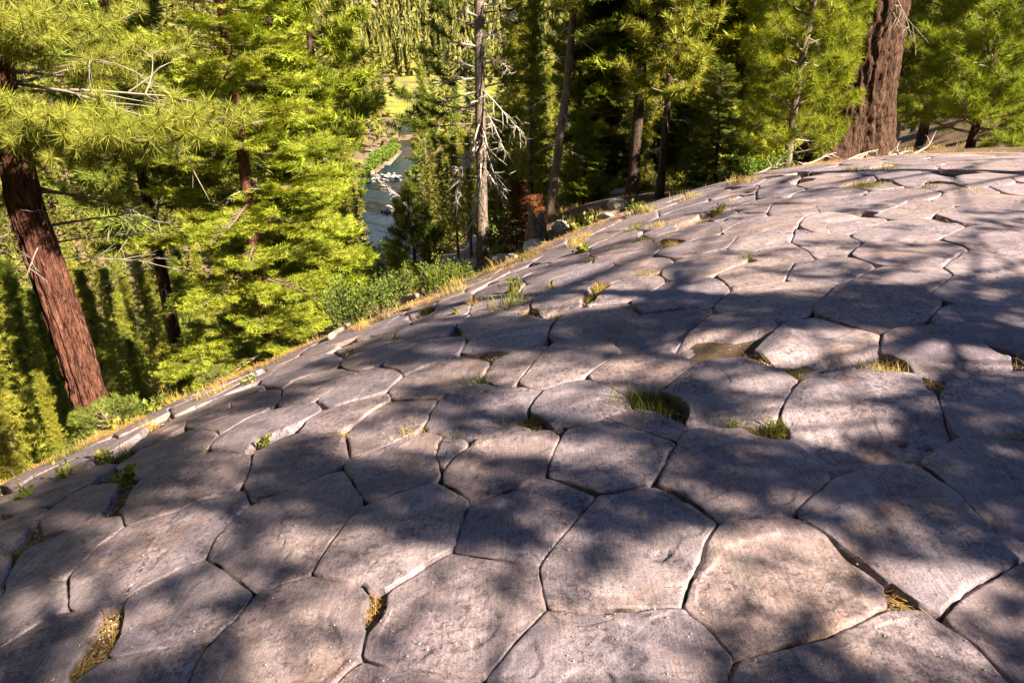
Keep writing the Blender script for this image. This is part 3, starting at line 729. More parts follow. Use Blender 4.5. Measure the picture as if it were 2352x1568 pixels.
# shallow spalls broken out of the tops: outline, depth
SCARS = [
('L2', [(1320,0),(1160,160),(1100,280),(1120,360),(1240,400),(1400,380),(1600,330),(1700,150),(1740,0),(1600,-80),(1470,-100)], .012),
('L2', [(0,1070),(150,1000),(280,935),(400,930),(500,945),(530,1000),(570,1020),(640,1120),(690,1230),(760,1330),(700,1450),(500,1600),(-400,1600),(-300,1200)], .014),
('L2', [(1850,770),(1950,830),(2000,890),(2035,990),(2030,1070),(1920,1200),(1860,1250),(1700,1310),(1450,1290),(1360,1380),(1300,1420),(1000,1350),(960,1200),(1100,950),(1400,750),(1700,680)], .010),
('L3', [(70,1180),(120,1290),(150,1370),(130,1450),(60,1520),(-200,1520),(-100,1230)], .012),
('L3', [(380,1450),(550,1410),(700,1450),(770,1530),(780,1620),(200,1620)], .014),
('L3', [(740,0),(740,250),(770,380),(850,460),(1050,530),(1160,545),(1250,480),(1300,400),(1340,340),(1500,300),(1580,200),(1500,80),(1250,0),(1000,-60)], .009),
('L3', [(1060,440),(1150,410),(1230,420),(1250,470),(1180,510),(1080,500)], .010),
('L4', [(740,490),(800,590),(870,650),(870,760),(830,840),(760,890),(600,970),(300,1000),(0,1000),(-300,1000),(-560,900),(-560,780),(-500,650),(-300,400),(200,250),(500,330)], .012),
('L4', [(960,1080),(1100,1030),(1280,1005),(1430,1040),(1510,1090),(1620,1180),(1640,1330),(1600,1380),(1400,1330),(1150,1190)], .010),
('L4', [(540,1450),(600,1320),(780,1220),(960,1110),(1150,1200),(1400,1340),(1600,1390),(1850,1460),(1980,1568),(1990,1650),(530,1650)], .012),
('L1', [(830,1480),(950,1400),(1080,1370),(1230,1400),(1290,1480),(1270,1560),(1200,1650),(750,1650)], .012),
('M3', [(1320,1170),(1370,1050),(1430,970),(1560,900),(1640,890),(1700,950),(1780,970),(1840,930),(2100,1000),(2300,1080),(2400,1150),(2300,1350),(2000,1460),(1760,1400),(1500,1380),(1350,1280)], .014),
('U3', [(790,660),(900,625),(990,618),(1080,635),(1150,665),(1150,740),(1000,770),(800,760),(750,700)], .014),
('U2', [(980,920),(1100,860),(1250,838),(1340,850),(1340,900),(1200,960),(1000,970)], .014),
('M2', [(1720,440),(1780,400),(1870,390),(1960,420),(2040,450),(2040,510),(1900,530),(1740,500)], .014),
('M4', [(320,1430),(460,1300),(620,1190),(800,1110),(1000,1060),(1270,1040),(1300,1100),(1260,1240),(1000,1290),(740,1390),(450,1480)], -.012),
('U4', [(540,300),(700,250),(900,220),(1080,210),(1220,240),(1400,290),(1450,340),(1250,470),(900,480),(500,470)], .012),
('U4', [(1640,110),(1800,80),(2000,80),(2200,100),(2400,140),(2400,280),(1900,280),(1700,200)], .012),
('M2', [(300,1205),(520,1190),(740,1165),(700,1095),(480,1140)], -.006),
]

def poly_area(p):
    x, y = p[:, 0], p[:, 1]
    return .5 * np.sum(x * np.roll(y, -1) - np.roll(x, -1) * y)

def poly_centroid(p):
    x, y = p[:, 0], p[:, 1]; x1, y1 = np.roll(x, -1), np.roll(y, -1)
    c = x * y1 - x1 * y; a = c.sum() / 2
    return np.array([((x + x1) * c).sum(), ((y + y1) * c).sum()]) / (6 * a)

cells = []
for tile, pts, opt in CELLS:
    q = TP(tile, pts)
    h = dome_hit(q[:, 0], q[:, 1])[:, :2]
    if poly_area(h) < 0: h = h[::-1]
    cells.append((h, dict(opt)))
scars = []
for tile, pts, dep in SCARS:
    q = TP(tile, pts)
    scars.append((dome_hit(q[:, 0], q[:, 1])[:, :2], dep))

# neighbours' shared corners are pulled together
allp = np.concatenate([c for c, _ in cells]); own = np.concatenate([[i] * len(c) for i, (c, _) in enumerate(cells)])
newp = allp.copy()
for i in range(len(allp)):
    d = np.hypot(*(allp - allp[i]).T)
    tol = .018 + .0045 * np.hypot(*allp[i])
    m = (d < tol)
    if len(set(own[m])) > 1: newp[i] = .35 * allp[i] + .65 * allp[m].mean(0)
k = 0
for i, (c, o) in enumerate(cells):
    cells[i] = (newp[k:k + len(c)], o); k += len(c)

# columns outside the surveyed area: a jittered honeycomb cut back from the surveyed tops
def clip(poly, p, n):
    """keep the side where (x-p).n >= 0"""
    out = []; m = len(poly)
    for i in range(m):
        a, b = poly[i], poly[(i + 1) % m]
        da, db = np.dot(a - p, n), np.dot(b - p, n)
        if da >= 0: out.append(a)
        if da * db < 0: out.append(a + (b - a) * da / (da - db))
    return np.array(out) if len(out) > 2 else None

frng = np.random.default_rng(21)
seeds = []
sp = .62
for iy, y in enumerate(np.arange(-7, 14, sp * .866)):
    for x in np.arange(-7, 14, sp):
        p = np.array([x + (iy % 2) * sp / 2, y]) + frng.uniform(-.15, .15, 2)
        seeds.append(p)
seeds = np.array(seeds)
keep = in_poly(seeds[:, 0], seeds[:, 1], FOOT) & (seg_dist(seeds[:, 0], seeds[:, 1], FOOT, True) > .25)
_pp, _dd = project(np.c_[seeds, dome(seeds[:, 0], seeds[:, 1])])
keep &= ((_dd < .3) | (_pp[:, 0] < -900) | (_pp[:, 0] > 4200) | (_pp[:, 1] > 3200)) == False
for c, _ in cells:
    keep &= ~(in_poly(seeds[:, 0], seeds[:, 1], c) | (seg_dist(seeds[:, 0], seeds[:, 1], c, True) < .10))
seeds = seeds[keep]
cents = np.array([poly_centroid(c) for c, _ in cells])
fillers = []
for s in seeds:
    poly = s + np.array([[-.6, -.6], [.6, -.6], [.6, .6], [-.6, .6]])
    for t in seeds[(np.hypot(*(seeds - s).T) < 1.3)]:
        if np.allclose(t, s): continue
        poly = clip(poly, (s + t) / 2, unit(s - t))
        if poly is None: break
    if poly is None: continue
    for ci in np.argsort(np.hypot(*(cents - s).T))[:14]:
        c = cells[ci][0]
        e = np.roll(c, -1, 0) - c
        nrm = unit(np.stack([e[:, 1], -e[:, 0]], -1))
        dist = ((s - c) * nrm).sum(1)
        ok = np.hypot(e[:, 0], e[:, 1]) > .04
        dist[~ok] = -9
        kbest = dist.argmax()
        poly = clip(poly, c[kbest], nrm[kbest])
        if poly is None: break
    if poly is None or abs(poly_area(poly)) < .035: continue
    if poly_area(poly) < 0: poly = poly[::-1]
    fillers.append((poly, {}))

# only as many outside columns as lie closest to the picture
_fc = np.array([poly_centroid(f[0]) for f in fillers]); _pp, _dd = project(np.c_[_fc, dome(_fc[:, 0], _fc[:, 1])])
_out = np.maximum(np.maximum(-_pp[:, 0], _pp[:, 0] - 2352), np.maximum(0, _pp[:, 1] - 1568)) + np.where(_dd < .3, 9e9, 0)
fillers = [fillers[k] for k in np.argsort(_out)[:165]]
crng = np.random.default_rng(5)
def dome_normal(x, y):
    e = .02
    dx = (dome(x + e, y) - dome(x - e, y)) / (2 * e); dy = (dome(x, y + e) - dome(x, y - e)) / (2 * e)
    return unit(np.stack([-dx, -dy, np.ones_like(dx)], -1))

BPTS = []
def boundary_points(poly, step=.02):
    out = []
    for a, b in zip(poly, np.roll(poly, -1, 0)):
        k = max(1, int(np.hypot(*(b - a)) / step)); f = np.arange(k)[:, None] / k
        out.append(a + (b - a) * f)
    return np.concatenate(out)

def column_mesh(poly, opt, Npt, rings, me_i=-1):
    # outline: resample, soften corners, roughen, open the joint
    seg = np.roll(poly, -1, 0) - poly; L = np.hypot(seg[:, 0], seg[:, 1]); per = L.sum()
    cum = np.concatenate([[0], np.cumsum(L)])
    u = np.arange(Npt) / Npt * per
    P = np.stack([np.interp(u, cum, np.append(poly[:, k], poly[0, k])) for k in (0, 1)], -1)
    for _ in range(max(1, int(Npt * .016 / per + .5))):
        P = .25 * np.roll(P, 1, 0) + .5 * P + .25 * np.roll(P, -1, 0)
    if me_i >= 0:                                        # neighbours meet half way across a narrow joint
        near = [BPTS[k] for k in range(len(cells)) if k != me_i and np.hypot(*(cents[k] - cents[me_i])) < 1.6]
        if near:
            nb_ = np.concatenate(near); dm = np.hypot(P[:, None, 0] - nb_[None, :, 0], P[:, None, 1] - nb_[None, :, 1])
            kk = dm.argmin(1); dd_ = dm.min(1); lim = .042 + .009 * np.hypot(*cents[me_i])
            wgt = (.5 * (1 - smooth(lim * .8, lim * 1.2, dd_)))[:, None]
            P = P + (nb_[kk] - P) * wgt
            P = .25 * np.roll(P, 1, 0) + .5 * P + .25 * np.roll(P, -1, 0)
    tg = unit(np.roll(P, -1, 0) - np.roll(P, 1, 0)); nin = np.stack([-tg[:, 1], tg[:, 0]], -1)
    s0 = crng.integers(0, 9999); dist_c = float(np.hypot(*poly.mean(0)))
    gap = .0034 + .0030 * crng.random() + .014 * np.clip(vnoise(P[:, 0] * 3.5, P[:, 1] * 3.5, seed=77) - .2, 0, 1) ** 2 + .0004 * dist_c
    wob = .005 * fbm(P[:, 0] * 9, P[:, 1] * 9, seed=s0 + 1, octv=3) + .0025 * vnoise(P[:, 0] * 60, P[:, 1] * 60, seed=s0 + 2)
    P = P + nin * (gap + np.clip(wob, -.001, .02))[:, None]
    c = poly_centroid(poly)
    rad = math.sqrt(abs(poly_area(poly)) / math.pi)
    w = np.concatenate([[0, .007], .007 + .978 * np.linspace(0, 1, rings - 1)[1:] ** 1.6])
    G = P[None] + (c - P)[None] * w[:, None, None]
    X, Y = G[..., 0], G[..., 1]
    d = w[:, None] * np.hypot(*(c - P).T)[None]
    Z = dome(X, Y)
    h = (.30 if dist_c < 5 else .25) * opt.get('h', 0) + crng.normal(0, .0028)
    ta, tb = crng.normal(0, .005, 2)
    Z = Z + h + ta * (X - c[0]) + tb * (Y - c[1])
    rough = opt.get('rough', 1.0)
    # worn, chipped rim
    rr = (.012 + .008 * vnoise(P[:, 0] * 4, P[:, 1] * 4, seed=s0 + 4)) * min(1, rad / .28)
    ee = (.0040 + .004 * vnoise(P[:, 0] * 6, P[:, 1] * 6, seed=s0 + 5))
    chip = np.clip(fbm(P[:, 0] * 3.3, P[:, 1] * 3.3, seed=s0 + 6, octv=3) - .74, 0, 1)
    rr = rr + .10 * chip; ee = ee + .035 * chip
    t = np.clip(1 - d / rr[None], 0, 1)
    Z = Z - ee[None] * (1 - np.sqrt(np.maximum(1 - t * t, 0)))
    Z = Z + crng.uniform(-.003, .005) * (1 - np.clip(1 - d / rad, 0, 1) ** 2)
    Z = Z + rough * (.0048 * fbm(X * 3.1, Y * 3.1, seed=s0 + 7, octv=3) + .0014 * fbm(X * 17, Y * 17, seed=s0 + 8, octv=3))
    ledge = fbm(X * 2.3, Y * 2.3, seed=s0 + 9, octv=4)
    Z = Z - .005 * smooth(.42, .45, ledge)
    if 'riser' in opt:
        v0, drop = opt['riser']
        ymin, ymax = poly[:, 1].min(), poly[:, 1].max()
        v = (ymax - Y) / (ymax - ymin) + .10 * fbm(X * 4, Y * 4, seed=s0 + 11, octv=3)
        a = smooth(v0, min(v0 + .32, 1.02), v)
        Z = Z - (.5 if dist_c < 5.5 else .3) * drop * a + a * rough * .009 * fbm(X * 12, Y * 12, Z * 12, seed=s0 + 12, octv=4)
    for sp_, dep in scars:
        if np.hypot(*(sp_.mean(0) - c)) > 1.2: continue
        ins = in_poly(X, Y, sp_)
        if not ins.any(): continue
        sd = seg_dist(X, Y, sp_, True) + .012 * fbm(X * 14, Y * 14, seed=s0 + 13, octv=3)
        f = np.where(ins, smooth(-.006, .016, sd) * (.55 + .45 * (1 - smooth(.02, .16, sd))), 0)
        Z = Z - .55 * dep * f * (1 + .6 * vnoise(X * 6, Y * 6, seed=s0 + 14)) * np.clip(d / .04, 0, 1)
    top = np.stack([X, Y, Z], -1)
    nrm = dome_normal(np.array(c[0]), np.array(c[1]))
    edge = top[0]
    sides = []
    for dep in (.30, .14, .05, .004):
        jig = .010 * rough * fbm(P[:, 0] * 11, P[:, 1] * 11, np.full(Npt, dep * 14), seed=s0 + 15, octv=3)
        e2 = edge - nrm * dep
        e2[:, :2] -= nin * (np.clip(jig, -.004, .03) - .004)[:, None] * (-1)
        sides.append(e2)
    V = np.concatenate([np.array(sides).reshape(-1, 3), top.reshape(-1, 3)])
    nr = len(sides) + rings
    i = np.arange(nr - 1)[:, None] * Npt; j = np.arange(Npt)[None]; j2 = (j + 1) % Npt
    Q = np.stack([i + j, i + j2, i + Npt + j2, i + Npt + j], -1).reshape(-1, 4)
    b = (nr - 1) * Npt
    V = np.vstack([V, V[b:].mean(0, keepdims=True)]); cc = len(V) - 1
    T = np.array([[b + a, b + (a + 1) % Npt, cc] for a in range(Npt)])
    return V, T, Q

# joint fill: grit and litter a hand's breadth below the tops
gx = np.arange(-7.5, 12, .09); gy = np.arange(-7.5, 13.5, .09)
GX, GY = np.meshgrid(gx, gy)
GZ = dome(GX, GY) - .058 + .025 * fbm(GX * 2.6, GY * 2.6, seed=31) + .010 * fbm(GX * 14, GY * 14, seed=32, octv=2)
okv = in_poly(GX, GY, FOOT)
idx = np.arange(GX.size).reshape(GX.shape)
fq = np.stack([idx[:-1, :-1], idx[:-1, 1:], idx[1:, 1:], idx[1:, :-1]], -1).reshape(-1, 4)
fm = okv.ravel()[fq].all(1)
fq = fq[fm]; used = np.unique(fq); remap = np.zeros(GX.size, int); remap[used] = np.arange(len(used))
rock_dome = obj("rock_dome", (np.stack([GX, GY, GZ], -1).reshape(-1, 3)[used], None, remap[fq]), M['grit'], smooth_shade=True)
tag(rock_dome, "rounded dome of grey columnar basalt, polygonal tops cracked apart", None, kind="structure")
COLUMN_POLYS = []
BPTS = [boundary_points(c) for c, _ in cells]
cents = np.array([poly_centroid(c) for c, _ in cells])
for poly, opt in cells + fillers:
    pc = poly_centroid(poly)
    dist = math.hypot(*pc)
    pix = FPX * math.sqrt(abs(poly_area(poly))) / max(dist, 1.5)
    seen = len(COLUMN_POLYS) < len(cells)
    if seen: Npt, rg = (180, 46) if pix > 300 else (124, 30) if pix > 230 else (88, 19) if pix > 130 else (56, 12)
    else: Npt, rg = 36, 6
    obj("basalt_column", column_mesh(poly, opt, Npt, rg, len(COLUMN_POLYS) if seen else -1), M['rock'], rock_dome, True)
    COLUMN_POLYS.append(poly)
print("columns", len(cells), "fillers", len(fillers))

print('t columns', _time.time() - _t0)
# ---------------------------------------------------------------- ground sheet, river, meadow
ang = np.concatenate([np.linspace(-48, 48, 330), np.linspace(48, 312, 90)[1:-1]])
ang = np.radians(ang)
rad_ = np.concatenate([[0.0], np.geomspace(2.0, 3200, 220)])
AA, RR = np.meshgrid(ang, rad_)
X, Y = RR * np.sin(AA), RR * np.cos(AA)
Zg = ground(X.ravel(), Y.ravel()).reshape(X.shape)
na, nr = len(ang), len(rad_)
i = np.arange(nr - 1)[:, None] * na; j = np.arange(na)[None]; j2 = (j + 1) % na
Q = np.stack([i + j, i + j2, i + na + j2, i + na + j], -1).reshape(-1, 4)[:, ::-1]
g_ = obj("ground", (np.stack([X, Y, Zg], -1).reshape(-1, 3), None, Q), M['land'], smooth_shade=True)
tag(g_, "forest floor of brown litter, granite and scrub falling to the valley", None, kind="structure")

def sheet(name, poly, z, mat, step, label, noise=0.0):
    poly = np.array(poly)
    xs = np.arange(poly[:, 0].min(), poly[:, 0].max() + step, step); ys = np.arange(poly[:, 1].min(), poly[:, 1].max() + step, step)
    gx, gy = np.meshgrid(xs, ys)
    ins = in_poly(gx, gy, poly)
    idx = np.arange(gx.size).reshape(gx.shape)
    fq = np.stack([idx[:-1, :-1], idx[:-1, 1:], idx[1:, 1:], idx[1:, :-1]], -1).reshape(-1, 4)
    fq = fq[ins.ravel()[fq].any(1)]
    used = np.unique(fq); rm = np.zeros(gx.size, int); rm[used] = np.arange(len(used))
    zz = z + noise * fbm(gx / 14, gy / 14, seed=41)
    o = obj(name, (np.stack([gx, gy, zz], -1).reshape(-1, 3)[used], None, rm[fq]), mat, smooth_shade=True)
    return tag(o, label, None, kind="structure")
sheet("river", [tuple(np.array(p)) for p in (np.array(RIVER))], FLOOR - .75, M['water'], 1.6, "dark clear mountain river winding along the valley floor")
MEADOW_PX = [(840, 236), (850, 184), (985, 174), (1080, 178), (1215, 182), (1212, 225), (1130, 268), (1050, 277), (1000, 274), (950, 277), (905, 272), (900, 252)]
MEADOW = [tuple(on_floor(*p, z=FLOOR)[:2]) for p in MEADOW_PX]
sheet("meadow", MEADOW, FLOOR + .12, M['meadow'], 4.0, "bright yellow green meadow on the valley floor beyond the river", .25)
SAND = [tuple(on_floor(*p, z=FLOOR)[:2]) for p in [(1158, 205), (1160, 186), (1182, 183), (1184, 207)]]
sheet("sand_bar", SAND, FLOOR + .75, M['sand'], 3.0, "pale sand patch at the edge of the valley meadow")

print('t ground', _time.time() - _t0)

# ---------------------------------------------------------------- tree building blocks
def tuft_tpl(n, L, w, seed, bias=.55, back=.35):
    r = np.random.default_rng(seed)
    d = r.normal(size=(n, 3)); d = unit(d); d[:, 2] += bias; d = unit(d)
    base = np.zeros((n, 3)); base[:, 2] = -r.uniform(0, back, n) * L
    side = unit(np.cross(d, r.normal(size=(n, 3)))) * w / 2
    tip = base + d * (L * r.uniform(.8, 1.1, n))[:, None]
    return np.stack([base - side, base + side, tip], 1).reshape(-1, 3)

def frond_tpl(L, nt, tooth, seed, width=.55, per=7):
    """flat fir spray: axis along +Z, flat side facing +Y"""
    r = np.random.default_rng(seed); tris = []
    def twig(p, d, l):
        d = unit(d); lat = np.array([d[2], 0, -d[0]])
        k = max(3, int(l / tooth * 1.15))
        for a in range(k):
            q = p + d * (l * (a + .2) / k)
            for s in (-1, 1):
                up = r.uniform(-.35, .65)
                t = q + (lat * s * .8 + d * .75 + np.array([0, up, 0])) * tooth * r.uniform(.8, 1.2)
                tris.append([q - d * tooth * .13, q + d * tooth * .16, t])
        tris.append([p + lat * tooth * .1, p - lat * tooth * .1, p + d * (l + tooth)])
    twig(np.zeros(3), np.array([0, 0, 1.]), L)
    for a in range(nt):
        f = (a + .6) / nt
        l = L * width * (1 - f * .85) * r.uniform(.75, 1.1)
        for s in (-1, 1):
            twig(np.array([0, 0, f * L * .92]), np.array([s * .95, r.uniform(-.25, .1), .5]), l)
    return np.array(tris).reshape(-1, 3)

TUFT_LONG = [tuft_tpl(58, .18, .0082, s, .5) for s in (1, 2, 3)]       # long needled pine close by
TUFT_MID = [tuft_tpl(26, .20, .019, s, .5) for s in (4, 5, 6)]
TUFT_FAR = [tuft_tpl(16, .26, .030, s, .5) for s in (7, 8, 9)]
TUFT_SHADE = [tuft_tpl(48, .20, .025, s, .3) for s in (14, 15)]
FROND = [frond_tpl(.30, 4, .062, s, .75) for s in (1, 2, 3)]
FROND_M = [frond_tpl(.36, 3, .120, s, .75) for s in (11, 12, 13)]
FROND_S = [frond_tpl(.24, 3, .055, s) for s in (4, 5)]
FROND_FAR = [frond_tpl(.55, 2, .13, s) for s in (6, 7, 8)]

def bark_trunk(P, R, k, seed, amp=.0, ridges=14, flare=None):
    """trunk tube with plated bark standing out of the surface; P (n,3), R (n)"""
    P = np.asarray(P, float); R = np.asarray(R, float)
    V, T, Q = tube(P, R, k)
    n = len(P)
    if amp > 0:
        th = np.tile(np.arange(k) / k * 2 * np.pi, n); hh = np.repeat(np.concatenate([[0], np.cumsum(np.linalg.norm(np.diff(P, axis=0), axis=1))]), k)
        wx = np.cos(th) * ridges / 6.28; wy = np.sin(th) * ridges / 6.28
        warp = .55 * fbm(wx * .8, wy * .8, hh * 1.4, seed=seed, octv=3)
        a = np.abs(vnoise(wx * 1.5 + warp, wy * 1.5 - warp, hh * 1.5 + warp, seed=seed + 1)) * .8
        b = np.abs(vnoise(wx * 3.1 + warp, wy * 3.1, hh * 4.2, seed=seed + 2))
        plate = np.clip(np.minimum(a * 3.0, b * 3.6 + .25), 0, 1) + .25 * fbm(wx * 6, wy * 6, hh * 9, seed=seed + 3, octv=2)
        C = np.repeat(P, k, 0); d = V[:n * k] - C
        V[:n * k] = C + d * (1 + (amp * (plate - .6)) / np.repeat(R, k))[:, None]
    return V, T, Q

def curve_pts(p0, d0, L, n, bend, r):
    """polyline of length L starting along d0 and bending towards the vector `bend`"""
    pts = [np.array(p0, float)]; d = unit(np.array(d0, float))
    for _ in range(n):
        d = unit(d + np.array(bend) / n + r.normal(0, .05, 3))
        pts.append(pts[-1] + d * L / n)
    return np.array(pts)

def limb(p0, d0, L, r0, r, bend=(0, 0, .4), subs=6, sub_len=.4, start=.3, flat=.35, n=7):
    """one live limb. returns tubes, tip list (pos, dir) for foliage"""
    mb = MB()
    P = curve_pts(p0, d0, L, n, bend, r)
    mb.add(*tube(P, np.linspace(r0, max(r0 * .2, .003), n + 1), 5))
    s = np.arange(subs)
    f = start + (1 - start) * (s + r.uniform(.2, .8, subs)) / subs
    i = np.minimum((f * n).astype(int), n - 1); q = P[i] + (P[i + 1] - P[i]) * (f * n - i)[:, None]; d = unit(P[i + 1] - P[i])
    side = unit(np.cross(d, [0, 0, 1.])) * np.where(s % 2, 1, -1)[:, None]
    l = L * sub_len * (1.15 - f) * r.uniform(.7, 1.2, subs) + .08
    dd = d * .75 + side * r.uniform(.5, 1.0, (subs, 1)); dd[:, 2] += r.normal(.05, flat, subs); dd = unit(dd)
    S = np.stack([q, q + dd * (l * .5)[:, None], q + dd * l[:, None] + np.array([0, 0, .12]) * l[:, None]], 1)
    mb.add(*twigs_batch(S, r0 * .35, .003))
    tp = [P[-1:]]; td = [(P[-1] - P[-2])[None]]
    m = np.maximum((l / .11).astype(int), 1)
    for a in range(int(m.max())):
        k = a < m
        g = 1 - a / m[k] * .8
        ii = np.minimum((g * 2).astype(int), 1); kk = np.where(k)[0]
        tp.append(S[kk, ii] + (S[kk, ii + 1] - S[kk, ii]) * (g * 2 - ii)[:, None])
        td.append(unit(S[kk, ii + 1] - S[kk, ii]) + np.array([0, 0, .15]))
    return mb, (np.concatenate(tp), np.concatenate(td))

def dead_limb(p0, d0, L, r0, r, bend=(0, 0, -.4), forks=6, depth=2):
    mb = MB()
    n = 6
    P = curve_pts(p0, d0, L, n, bend, r)
    mb.add(*tube(P, np.linspace(r0, max(.003, r0 * .25), n + 1), 5))
    def twigs(P, l, rr, cnt, dep):
        for s in range(cnt):
            f = r.uniform(.25, 1.0); i = min(int(f * (len(P) - 1)), len(P) - 2)
            q = P[i] + (P[i + 1] - P[i]) * r.random(); d = unit(P[i + 1] - P[i])
            dd = d * .9 + r.normal(0, .5, 3)
            S = curve_pts(q, dd, l * r.uniform(.5, 1.1), 4, (r.normal(0, .35), r.normal(0, .35), r.normal(-.15, .35)), r)
            mb.add(*tube(S, np.linspace(rr, .002, 5), 4, False))
            if dep > 1: twigs(S, l * .5, rr * .6, 2, dep - 1)
    twigs(P, L * .32, r0 * .5, forks, depth)
    return mb

def trunk_path(x, y, zb, H, lean=(0, 0), n=24, wob=.03, seed=0):
    h = np.linspace(0, 1, n)
    r = np.random.default_rng(seed)
    px = lean[0] * h * H + wob * np.interp(h, np.linspace(0, 1, 5), r.normal(0, 1, 5)) * np.sqrt(h) * 3
    py = lean[1] * h * H + wob * np.interp(h, np.linspace(0, 1, 5), r.normal(0, 1, 5)) * np.sqrt(h) * 3
    return np.stack([px, py, h * H], -1)

def tree_pos(px, py, d):
    p = at(px, py, d)
    return np.array([p[0], p[1], float(ground(np.array([p[0]]), np.array([p[1]]))[0])])

def conifer(name, label, px, py, d, H, r0, kind='pine', zb=.2, zt=1.0, R0=1.6, nb=50, leaf='pine', bark='bark_brown',
            seed=1, lean=(0, 0), tufts=None, tscale=1.0, sub=6, top_r=.12, amp=0.0, k=12, droop=0.0, shape='cone', group=None,
            keep=None, cut=None, dead=0, dead_span=(.05, .4), dead_len=.8, pos=None, cat='tree', parts=True, rings=None):
    """a near tree: trunk, limbs (each its own part), crown of needles; H total height, crown from zb*H to zt*H, R0 widest reach"""
    r = np.random.default_rng(seed)
    base = tree_pos(px, py, d) if pos is None else np.array(pos, float)
    root = empty(name, tuple(base), label, cat, group)
    n = rings or max(16, int(H * 5))
    P = trunk_path(0, 0, 0, H, lean, n, .02, seed)
    P[0, 2] -= .35
    h = np.linspace(0, 1, n)
    R = r0 * (1 - h) ** .8 * (1 - top_r) + r0 * top_r * .4
    R = R * (1 + .45 * np.exp(-h * H / (r0 * 2.2)))
    obj("trunk", bark_trunk(P, R, k, seed, amp), M[bark], root, True)
    tips_p, tips_d = [], []
    ga = r.uniform(0, 6.28)
    for i in range(nb):
        f = (i + r.uniform(0, .9)) / nb
        hh = zb + (zt - zb) * f
        q = np.array([np.interp(hh, h, P[:, a]) for a in range(3)])
        azm = ga + i * 2.39996 + r.normal(0, .25)
        if shape == 'cone': reach = R0 * (1 - f) ** .75 + .12
        elif shape == 'dome': reach = R0 * math.sqrt(max(1 - (f * 1.02 - .15) ** 2, .03)) * .9
        else: reach = R0 * (.55 + .45 * math.sin(f * 3.0 + .4)) * (1 - f * .3)
        L = reach * r.uniform(.72, 1.12)
        if keep is not None and not keep(q + base, azm, L, r): continue
        el = (.05 + .6 * f if kind == 'pine' else -.12 + .55 * f ** 1.5) - droop
        d0 = np.array([math.cos(azm) * math.cos(el), math.sin(azm) * math.cos(el), math.sin(el)])
        mb, tips = limb(q + d0 * np.interp(hh, h, R) * .6, d0, L, .010 + .011 * L, r, (0, 0, .55 if kind == 'pine' else .25 - droop), max(4, int(1.6 * sub * L)), (.45 if kind == 'pine' else .5), (.25 if kind == 'pine' else .06), .3 if kind == 'pine' else .1)
        obj("branch", mb, M['twig'], root, True)
        tips_p.append(tips[0]); tips_d.append(tips[1])
    for i in range(dead):
        hh = r.uniform(*dead_span); q = np.array([np.interp(hh, h, P[:, a]) for a in range(3)])
        azm = r.uniform(0, 6.28); el = r.uniform(-.4, .25)
        d0 = np.array([math.cos(azm) * math.cos(el), math.sin(azm) * math.cos(el), math.sin(el)])
        obj("branch", dead_limb(q, d0, dead_len * r.uniform(.5, 1.2), .012 + .006 * dead_len, r, forks=5), M['dead'], root, True)
    if tips_p:
        TPp, TD = np.concatenate(tips_p), np.concatenate(tips_d)
        if kind == 'pine':
            tp = tufts or TUFT_MID
            V, T = stamp(tp, TPp, TD, tscale * r.uniform(.65, 1.3, len(TPp)), r)
        else:
            tp = tufts or (FROND if d < 19 else FROND_M)
            if H > 6:                                    # short inner sprays that cloak the trunk
                kq = int(H * 26); hq = r.uniform(zb * H + .2, H * .97, kq); aq = r.uniform(0, 6.28, kq)
                rq = r.uniform(.12, .55, kq) * (1 - hq / H * .7)
                cq = np.stack([np.interp(hq / H, h, P[:, a]) for a in range(3)], -1)
                TPp = np.concatenate([TPp, cq + np.c_[np.cos(aq) * rq, np.sin(aq) * rq, np.zeros(kq)]])
                TD = np.concatenate([TD, np.c_[np.cos(aq), np.sin(aq), r.normal(-.1, .3, kq)]])
            TD = unit(TD); TD[:, 2] *= .5; TD = TD + r.normal(0, .30, TD.shape)
            V, T = stamp(tp, TPp - unit(TD) * .12 * tscale, TD, tscale * r.uniform(.8, 1.25, len(TPp)), r, up=True)
        obj("crown", (V, T, None), M[leaf], root)
    return root

